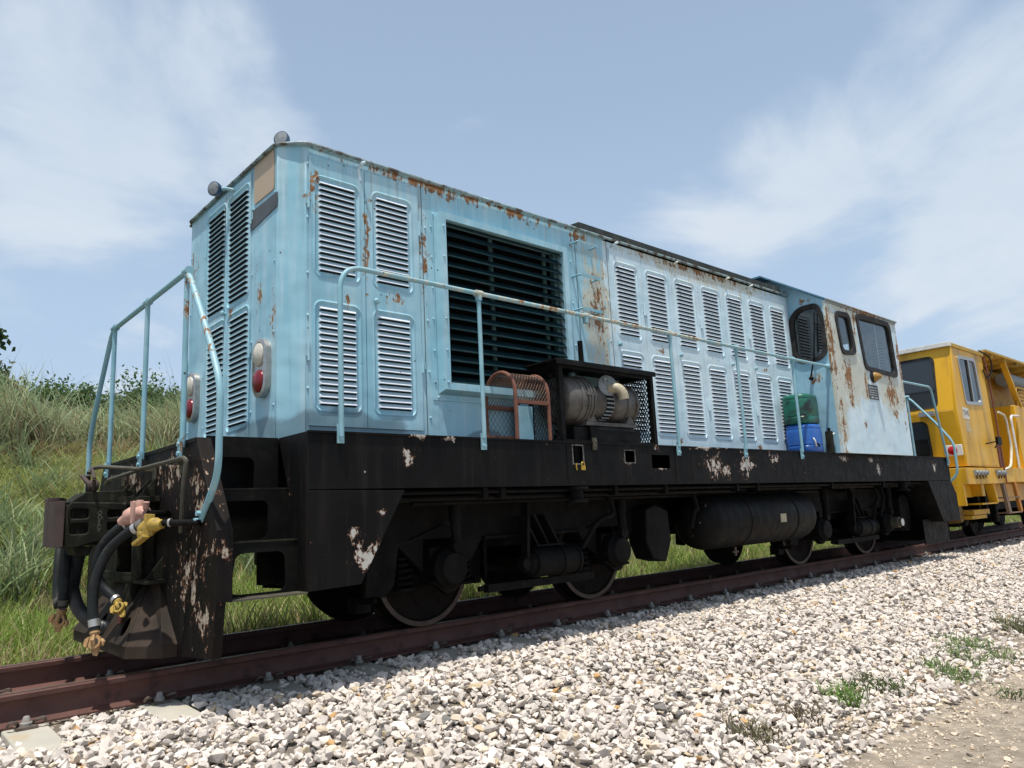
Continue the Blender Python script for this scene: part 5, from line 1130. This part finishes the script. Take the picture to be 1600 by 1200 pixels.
# ---- ballast stones
rng = np.random.default_rng(7)
def hull_variants(n, npts):
    out = []
    for i in range(n):
        bm = bmesh.new(); q = rng.normal(size=(npts, 3)); q /= np.linalg.norm(q, axis=1)[:, None]; q *= rng.uniform(.72, 1.0, (npts, 1)); q *= np.array([1, rng.uniform(.6, .9), rng.uniform(.45, .8)])
        for p in q: bm.verts.new(p)
        r = bmesh.ops.convex_hull(bm, input=bm.verts[:])
        bmesh.ops.delete(bm, geom=[v for v in bm.verts if not v.link_faces], context='VERTS')
        bmesh.ops.triangulate(bm, faces=bm.faces[:]); bm.verts.index_update()
        out.append((np.array([v.co[:] for v in bm.verts]), np.array([[v.index for v in f.verts] for f in bm.faces]))); bm.free()
    return out
def rotmats(n):
    q = rng.normal(size=(n, 4)); q /= np.linalg.norm(q, axis=1)[:, None]; w, x, y, z = q.T
    return np.stack([1-2*(y*y+z*z), 2*(x*y-z*w), 2*(x*z+y*w), 2*(x*y+z*w), 1-2*(x*x+z*z), 2*(y*z-x*w), 2*(x*z-y*w), 2*(y*z+x*w), 1-2*(x*x+y*y)], 1).reshape(n, 3, 3)
def scatter(P, size, variants, colf):
    VS = []; FS_ = []; CS = []; off = 0; vi = rng.integers(0, len(variants), len(P)); R = rotmats(len(P)); C = colf(len(P))
    # flatten: stones lie mostly on their broad side
    for k, (v, f) in enumerate(variants):
        idx = np.where(vi == k)[0]
        if not len(idx): continue
        W_ = np.einsum('nij,mj->nmi', R[idx], v) * size[idx][:, None, None]; W_[:, :, 2] *= .8; W_ = W_ + P[idx][:, None, :]
        VS.append(W_.reshape(-1, 3)); FS_.append((f[None] + (np.arange(len(idx))*len(v))[:, None, None] + off).reshape(-1, 3)); CS.append(np.repeat(C[idx], len(v), 0)); off += len(idx)*len(v)
    return np.concatenate(VS), np.concatenate(FS_), np.concatenate(CS)
def stonecol(n):
    b = rng.uniform(.74, 1.10, (n, 1)) * np.array([[.66, .592, .525]]); t = rng.random(n)
    b[t < .07] *= np.array([.96, .90, .78]); b[(t > .10) & (t < .20)] *= np.array([.84, .85, .86]); b[t > .993] = np.array([.46, .28, .12]); b[(t > .970) & (t < .993)] = np.array([.16, .15, .14]); b[(t > .955) & (t < .97)] = np.array([.50, .40, .26])
    return np.clip(b, 0, .74)
def band(x0, x1, y0, y1, dens):
    n = int((x1-x0)*(y1-y0)*dens); return np.stack([rng.uniform(x0, x1, n), rng.uniform(y0, y1, n)], 1)
segs = []
for (a, b, d, s_) in ((-1.5, 8, 1350, .032), (8, 16, 950, .033), (16, 30, 480, .040), (30, 60, 170, .055)):
    segs.append((band(a, b, -3.5, -.63, d), s_)); segs.append((band(a, b, -.46, .46, d*.5), s_*.95)); segs.append((band(a, b, .64, 1.75, d*.4), s_))
PP = np.concatenate([q for q, s_ in segs]); SZ = np.concatenate([np.full(len(q), s_) for q, s_ in segs])
edge = -3.42 + np.clip(PP[:, 0]-4, 0, 5.5)*.075 + .16*np.sin(PP[:, 0]*1.7) + .10*np.sin(PP[:, 0]*4.1+1)
keep = (PP[:, 1] > edge) | (rng.random(len(PP)) < .25)
SX = np.array(SLX); dx = np.min(np.abs(PP[:, 0][:, None] - SX[None]), 1)
onsl = (dx < .125) & (np.abs(PP[:, 1]) < 1.15)
near1 = np.abs(PP[:, 0]-.82) < .16; near2 = np.abs(PP[:, 0]-1.48) < .16
keep &= ~(onsl & (rng.random(len(PP)) < np.where(near1 | near2 | (np.abs(PP[:, 1]) < .7), .995, .93)))
PP = PP[keep]; SZ = SZ[keep]
SZ = SZ*rng.lognormal(-.10, .36, len(PP)).clip(.35, 2.0)
Z = zground(PP[:, 0], PP[:, 1]) + rng.uniform(-.015, .042, len(PP))
inr = np.abs(PP[:, 1]) < .5; Z[inr] += .035; gut = (PP[:, 1] > -.75) & (PP[:, 1] < -.55); Z[gut] -= .02
P3 = np.column_stack([PP, Z])
bigv = hull_variants(36, 13)
v1, f1, c1 = scatter(P3, SZ, bigv, stonecol)
ms, gg, bs, _ = newmat('ballast_stone'); p = gg.pos(); at = gg.n('ShaderNodeVertexColor', layer_name='tone').outputs[0]
dk = gg.noise(p, 38, 6, .7); sm = gg.noise(p, 1.1, 3)
c_ = gg.mix(gg.step(dk, .5, .74, 0, .4), at, (.30, .27, .22)); c_ = gg.mix(gg.step(sm, .55, .75, 0, .18), c_, (.52, .43, .31))
# rust-brown dust on the stones next to the rails
sp_ = gg.n('ShaderNodeSeparateXYZ', {0: p}).outputs
setin(gg, bs, Base_Color=c_, Roughness=.92); bump(gg, bs, gg.noise(p, 90, 5, .7), .55, .004)
tag(rawmesh('track_ballast', v1, f1, ms, c1), 'pale crushed stone ballast heaped around the rails', 'ballast', kind='stuff')
# pebbles on the dirt path
q = np.concatenate([band(1.5, 12, -5.2, -3.0, 650), band(12, 30, -7, -3.0, 70), band(2.5, 9, -3.7, -3.05, 500)]); zz_ = zground(q[:, 0], q[:, 1])
sz = rng.lognormal(-4.75, .55, len(q)).clip(.004, .04)
v2, f2, c2 = scatter(np.column_stack([q, zz_+sz*.2]), sz, bigv[:10], lambda n: stonecol(n)*np.array([.92, .86, .75]))
tag(rawmesh('path_pebbles', v2, f2, ms, c2), 'small loose stones strewn over the sandy path', 'pebbles', kind='stuff')

# ---- grass
def grassmat(name):
    m_, gg, bs, out = newmat(name); at = gg.n('ShaderNodeVertexColor', layer_name='tone').outputs[0]
    setin(gg, bs, Base_Color=at, Roughness=.6); tl = gg.n('ShaderNodeBsdfTranslucent', {0: at})
    mx = gg.n('ShaderNodeMixShader', {0: .35, 1: bs.outputs[0], 2: tl.outputs[0]}); gg.L.new(mx.outputs[0], out.inputs[0]); return m_
M_GRASS = grassmat('grass_blades')
def blades(P, H, Wd, lean, seg, c0, c1, curl=1.0, wind=None):
    n = len(P); az = rng.uniform(0, 2*pi, n)
    if wind is not None: az = wind[0] + rng.normal(0, wind[1], n)
    dx, dy = np.cos(az), np.sin(az); wa = rng.uniform(0, 2*pi, n); wx, wy = np.cos(wa), np.sin(wa)
    L = lean*rng.uniform(.3, 1.3, n); vs = []; cs = []; ts = np.linspace(0, 1, seg+1)
    for t in ts:
        out_ = H*L*(t**(1.6*curl)); up = H*(t - .42*L*t**2.6)
        c = np.column_stack([P[:, 0]+dx*out_, P[:, 1]+dy*out_, P[:, 2]+up]); wv = Wd*(1-.92*t**1.5)*(.55+.9*min(t*3, 1)*.5)
        vs.append(c - np.column_stack([wx*wv, wy*wv, 0*wv])); vs.append(c + np.column_stack([wx*wv, wy*wv, 0*wv]))
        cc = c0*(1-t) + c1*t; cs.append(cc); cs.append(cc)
    V_ = np.stack(vs, 1).reshape(-1, 3); C_ = np.stack(cs, 1).reshape(-1, 3); k = 2*(seg+1); b = (np.arange(n)*k)[:, None]
    F_ = np.concatenate([np.stack([b[:, 0]+2*i, b[:, 0]+2*i+1, b[:, 0]+2*i+3, b[:, 0]+2*i+2], 1) for i in range(seg)])
    return V_, F_, C_
def joinm(L):
    V_ = []; F_ = []; C_ = []; o = 0
    for v, f, c in L: V_.append(v); F_.append(f+o); C_.append(c); o += len(v)
    return np.concatenate(V_), np.concatenate(F_), np.concatenate(C_)
def clumpnoise(x, y, s=1.0, ph=0):
    return .5+.25*(np.sin(x*1.9*s+ph+np.sin(y*1.3*s))+np.sin(y*2.3*s+ph*2+np.sin(x*1.1*s+ph)))
def gcol(n, base, var=.25): return np.asarray(base)[None]*rng.uniform(1-var, 1+var, (n, 1))*rng.uniform(.9, 1.1, (n, 3))
def put(q): return np.column_stack([q, zground(q[:, 0], q[:, 1])])
L = []
# strip beside the far rail: taller, greener
for (xa_, xb_, ya_, yb_, d, hh) in ((-2, 6.5, 1.35, 3.4, 1500, .42), (6.5, 16, 1.5, 3.4, 700, .34), (16, 36, 1.5, 3.5, 160, .34), (-2, 7, 3.4, 6, 800, .38), (7, 30, 3.4, 6, 110, .36)):
    q = band(xa_, xb_, ya_, yb_, d); cn_ = clumpnoise(q[:, 0], q[:, 1], 1.3); q = q[rng.random(len(q)) < .35+.8*cn_]; n = len(q); cn_ = clumpnoise(q[:, 0], q[:, 1], 1.3)
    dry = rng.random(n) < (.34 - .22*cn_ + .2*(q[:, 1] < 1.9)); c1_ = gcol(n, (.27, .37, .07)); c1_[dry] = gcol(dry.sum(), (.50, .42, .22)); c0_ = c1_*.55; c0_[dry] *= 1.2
    L.append(blades(put(q), hh*rng.uniform(.4, 1.35, n)*(.6+.7*cn_), np.full(n, .0075 if xa_ < 7 else .012), .55, 4, c0_, c1_))
# bank: short tangled green
for (xa_, xb_, ya_, yb_, d, w) in ((-2, 8, 5.5, 11.2, 1150, .010), (8, 16, 5.5, 11.2, 150, .016), (16, 50, 5, 11.2, 25, .03)):
    q = band(xa_, xb_, ya_, yb_, d); cn_ = clumpnoise(q[:, 0], q[:, 1], .9, 2); cm_ = clumpnoise(q[:, 0], q[:, 1], 2.7, 5); n = len(q)
    dry = rng.random(n) < (.12+.55*np.clip((q[:, 1]-9.2)/2.0, 0, 1)+.25*(cn_ > .72)); c1_ = gcol(n, (.37, .41, .115)); c1_[cn_ < .38] *= np.array([.72, .80, .75]); c1_[dry] = gcol(dry.sum(), (.42, .33, .19)); c0_ = c1_*.62
    L.append(blades(put(q), (.18+.34*cn_*cm_+.10*cm_)*rng.uniform(.5, 1.5, n), np.full(n, w), .95, 4, c0_, c1_, 1.0))
# scattered taller tufts on the slope
tc = band(-2, 12, 4, 10, 1.6)
for t in tc:
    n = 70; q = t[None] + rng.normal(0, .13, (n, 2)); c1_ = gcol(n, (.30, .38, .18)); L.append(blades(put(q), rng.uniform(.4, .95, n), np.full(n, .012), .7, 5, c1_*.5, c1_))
V_, F2, C_ = joinm([l for l in L])
# seg differs only in tufts (5): faces are quads everywhere
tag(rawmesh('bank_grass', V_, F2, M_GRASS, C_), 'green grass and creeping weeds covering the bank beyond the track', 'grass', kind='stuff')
L = []
for (xa_, xb_, d, w, nb) in ((-3, 10, 5.5, .016, 46), (10, 24, 2.0, .026, 24), (24, 70, .7, .05, 16)):
    tc = band(xa_, xb_, 10.6, 15.5, d)
    for t in tc:
        n = nb; q = t[None] + rng.normal(0, .16, (n, 2)); hgt = rng.uniform(1.35, 2.0)*(1+.16*sin(t[0]*1.1)+.10*sin(t[0]*2.7+1))
        c1_ = gcol(n, (.37, .46, .25), .26); c0_ = gcol(n, (.25, .21, .11), .25); dry = rng.random(n) < .16; c1_[dry] = gcol(dry.sum(), (.36, .28, .16)); c0_[dry] = gcol(dry.sum(), (.24, .16, .09))
        L.append(blades(put(q), hgt*rng.uniform(.45, 1.15, n), np.full(n, w), .62, 8, c0_, c1_, 1.5, wind=(rng.normal(2.6, .4), 1.3)))
# tall thin seed stalks
q = band(-2, 10, 10.8, 14, .9); n = len(q); L.append(blades(put(q), rng.uniform(2.1, 2.9, n), np.full(n, .007), .22, 8, gcol(n, (.22, .18, .10)), gcol(n, (.25, .19, .11)), 1.6))
V_, F2, C_ = joinm(L)
tag(rawmesh('tall_reeds', V_, F2, M_GRASS, C_), 'tall arching silver green reed grass along the crest of the bank', 'reed grass', kind='stuff')

# ---- bushes and tree beyond the reeds
M_LEAF = grassmat('leaf_clusters'); M_BARK = simple('bark', (.10, .075, .05), (.15, .12, .09), 9, .9, bmp=.5)
def leafmesh(cents, rad_, per, size, base):
    n = len(cents)*per; c = np.repeat(cents, per, 0); d = rng.normal(size=(n, 3))*.62
    P = c + d*np.repeat(rad_, per)[:, None]*np.array([1, 1, .8]); R = rotmats(n); s = size*rng.uniform(.6, 1.4, n)
    q = np.array([[-.5, 0, 0], [0, -.28, .05], [.5, 0, 0], [0, .28, .05]]); V_ = (np.einsum('nij,mj->nmi', R, q)*s[:, None, None] + P[:, None, :]).reshape(-1, 3)
    F_ = (np.arange(n)*4)[:, None] + np.arange(4)[None]; C_ = np.repeat(gcol(n, base, .35), 4, 0); return V_, F_, C_
def tree(name, x, y, zb, h, r, label, cat, group, base, dens=1.0, leaf=.11):
    t = thing(name, (x, y, zb), label, cat, group); top_ = Vector((x, y, zb+h*.72)); m = MB(); tips = []
    m.tube(spline([(x, y, zb-.2), (x+.06*h*.2, y, zb+h*.3), tuple(top_)], 5), [.05*h*.6*(1-.07*i) for i in range(11)], 8)
    for k in range(9):
        a = k*2.4+rng.uniform(0, .6); b0 = Vector((x, y, zb+h*rng.uniform(.25, .65))); e = Vector((x+r*.8*cos(a)*rng.uniform(.5, 1), y+r*.8*sin(a)*rng.uniform(.5, 1), zb+h*rng.uniform(.5, .92)))
        m.tube(spline([b0, (b0+e)/2+Vector((0, 0, .08*h)), e], 4), [.02*h*(1-.09*i) for i in range(9)], 6); tips.append(e)
    m.build('trunk', M_BARK, t)
    cs = []; rs = []
    for e in tips + [top_ + Vector((0, 0, h*.12))]:
        for k in range(int(7*dens)):
            cs.append(np.array(e) + rng.normal(0, r*.26, 3)*np.array([1, 1, .8])); rs.append(r*rng.uniform(.16, .34))
    V_, F_, C_ = leafmesh(np.array(cs), np.array(rs), int(150*dens), leaf, base)
    V_ = V_ - np.array([x, y, zb]); o = rawmesh('crown', V_, F_, M_LEAF, C_); o.parent = t
tree('broadleaf_tree', .25, 25, 2.6, 6.6, 2.3, 'dark green broadleaf tree at the left edge rising above the reeds', 'tree', None, (.035, .065, .018), 3.2, .24)
bl = ['low dark bush showing above the reeds, leftmost of the bushes', 'rounded dark green bush peeping over the reeds between the two leftmost railing posts', 'broad bushy scrub rising behind the reeds beside the middle railing posts', 'dark green scrub on the skyline just left of the front of the locomotive']
for i, (x, y, h, r) in enumerate(((3.2, 19, 2.0, 1.1), (4.75, 20, 2.6, 1.3), (6.7, 20, 2.5, 1.6), (8.2, 20, 2.65, 1.8))):
    tree('bush', x, y, 2.5, h, r, bl[i], 'bush', 'bushes behind the reeds', (.085, .15, .045), 1.4, .12)

# ---- weeds at the foot of the ballast
def weed(x, y, r, n, label, base, h):
    t = thing('weed', (x, y, float(zground(x, y))), label, 'weed', 'weeds at the foot of the ballast')
    q = np.column_stack([rng.normal(x, r*.5, n), rng.normal(y, r*.5, n)]); P = put(q); P[:, 2] += rng.uniform(-.01, .05, n); c1_ = gcol(n, base, .3)
    v, f, c = blades(P, h*rng.uniform(.4, 1.3, n), np.full(n, .006), .9, 3, c1_*.6, c1_, 1.0); v = v - np.array([x, y, float(zground(x, y))])
    o = rawmesh('stems', v, f, M_GRASS, c); o.parent = t
    nc = max(8, n//6); cen = P[rng.integers(0, n, nc)]; cen[:, 2] += rng.uniform(.01, h*.8, nc)
    v, f, c = leafmesh(cen, np.full(nc, .03), 7, .020, base); v = v - np.array([x, y, float(zground(x, y))]); o = rawmesh('leaves', v, f, M_LEAF, c); o.parent = t
wl = [(5.03, -3.04, .13, 150, 'bushy green weed on the ballast edge, lower left of the row', (.20, .32, .08), .10), (5.30, -3.0, .10, 60, 'sparse green weed between two stones on the ballast edge', (.09, .16, .04), .10),
      (5.55, -3.08, .16, 120, 'low olive weed where ballast meets sand in the middle of the row', (.11, .15, .045), .08), (6.37, -3.22, .20, 200, 'spreading bright green weed on the sandy edge', (.20, .29, .10), .08),
      (6.95, -3.10, .16, 140, 'small leafy weed just below the long creeping one', (.20, .28, .10), .07), (7.35, -3.12, .26, 260, 'long creeping green weed at the ballast edge, upper part of the row', (.20, .29, .10), .08),
      (8.55, -3.12, .20, 200, 'olive brown weed at the right edge of the picture, farthest of the row', (.20, .21, .11), .12), (3.95, -3.0, .16, 110, 'dry olive brown weed among the stones at the bottom edge', (.20, .18, .10), .09),
      (4.45, -3.04, .12, 70, 'thin dry weed near the bottom edge beside bigger stones', (.16, .13, .07), .10), (6.1, -3.7, .10, 50, 'lone tiny weed on the bare sandy path', (.12, .16, .06), .06)]
for a in wl: weed(*a)
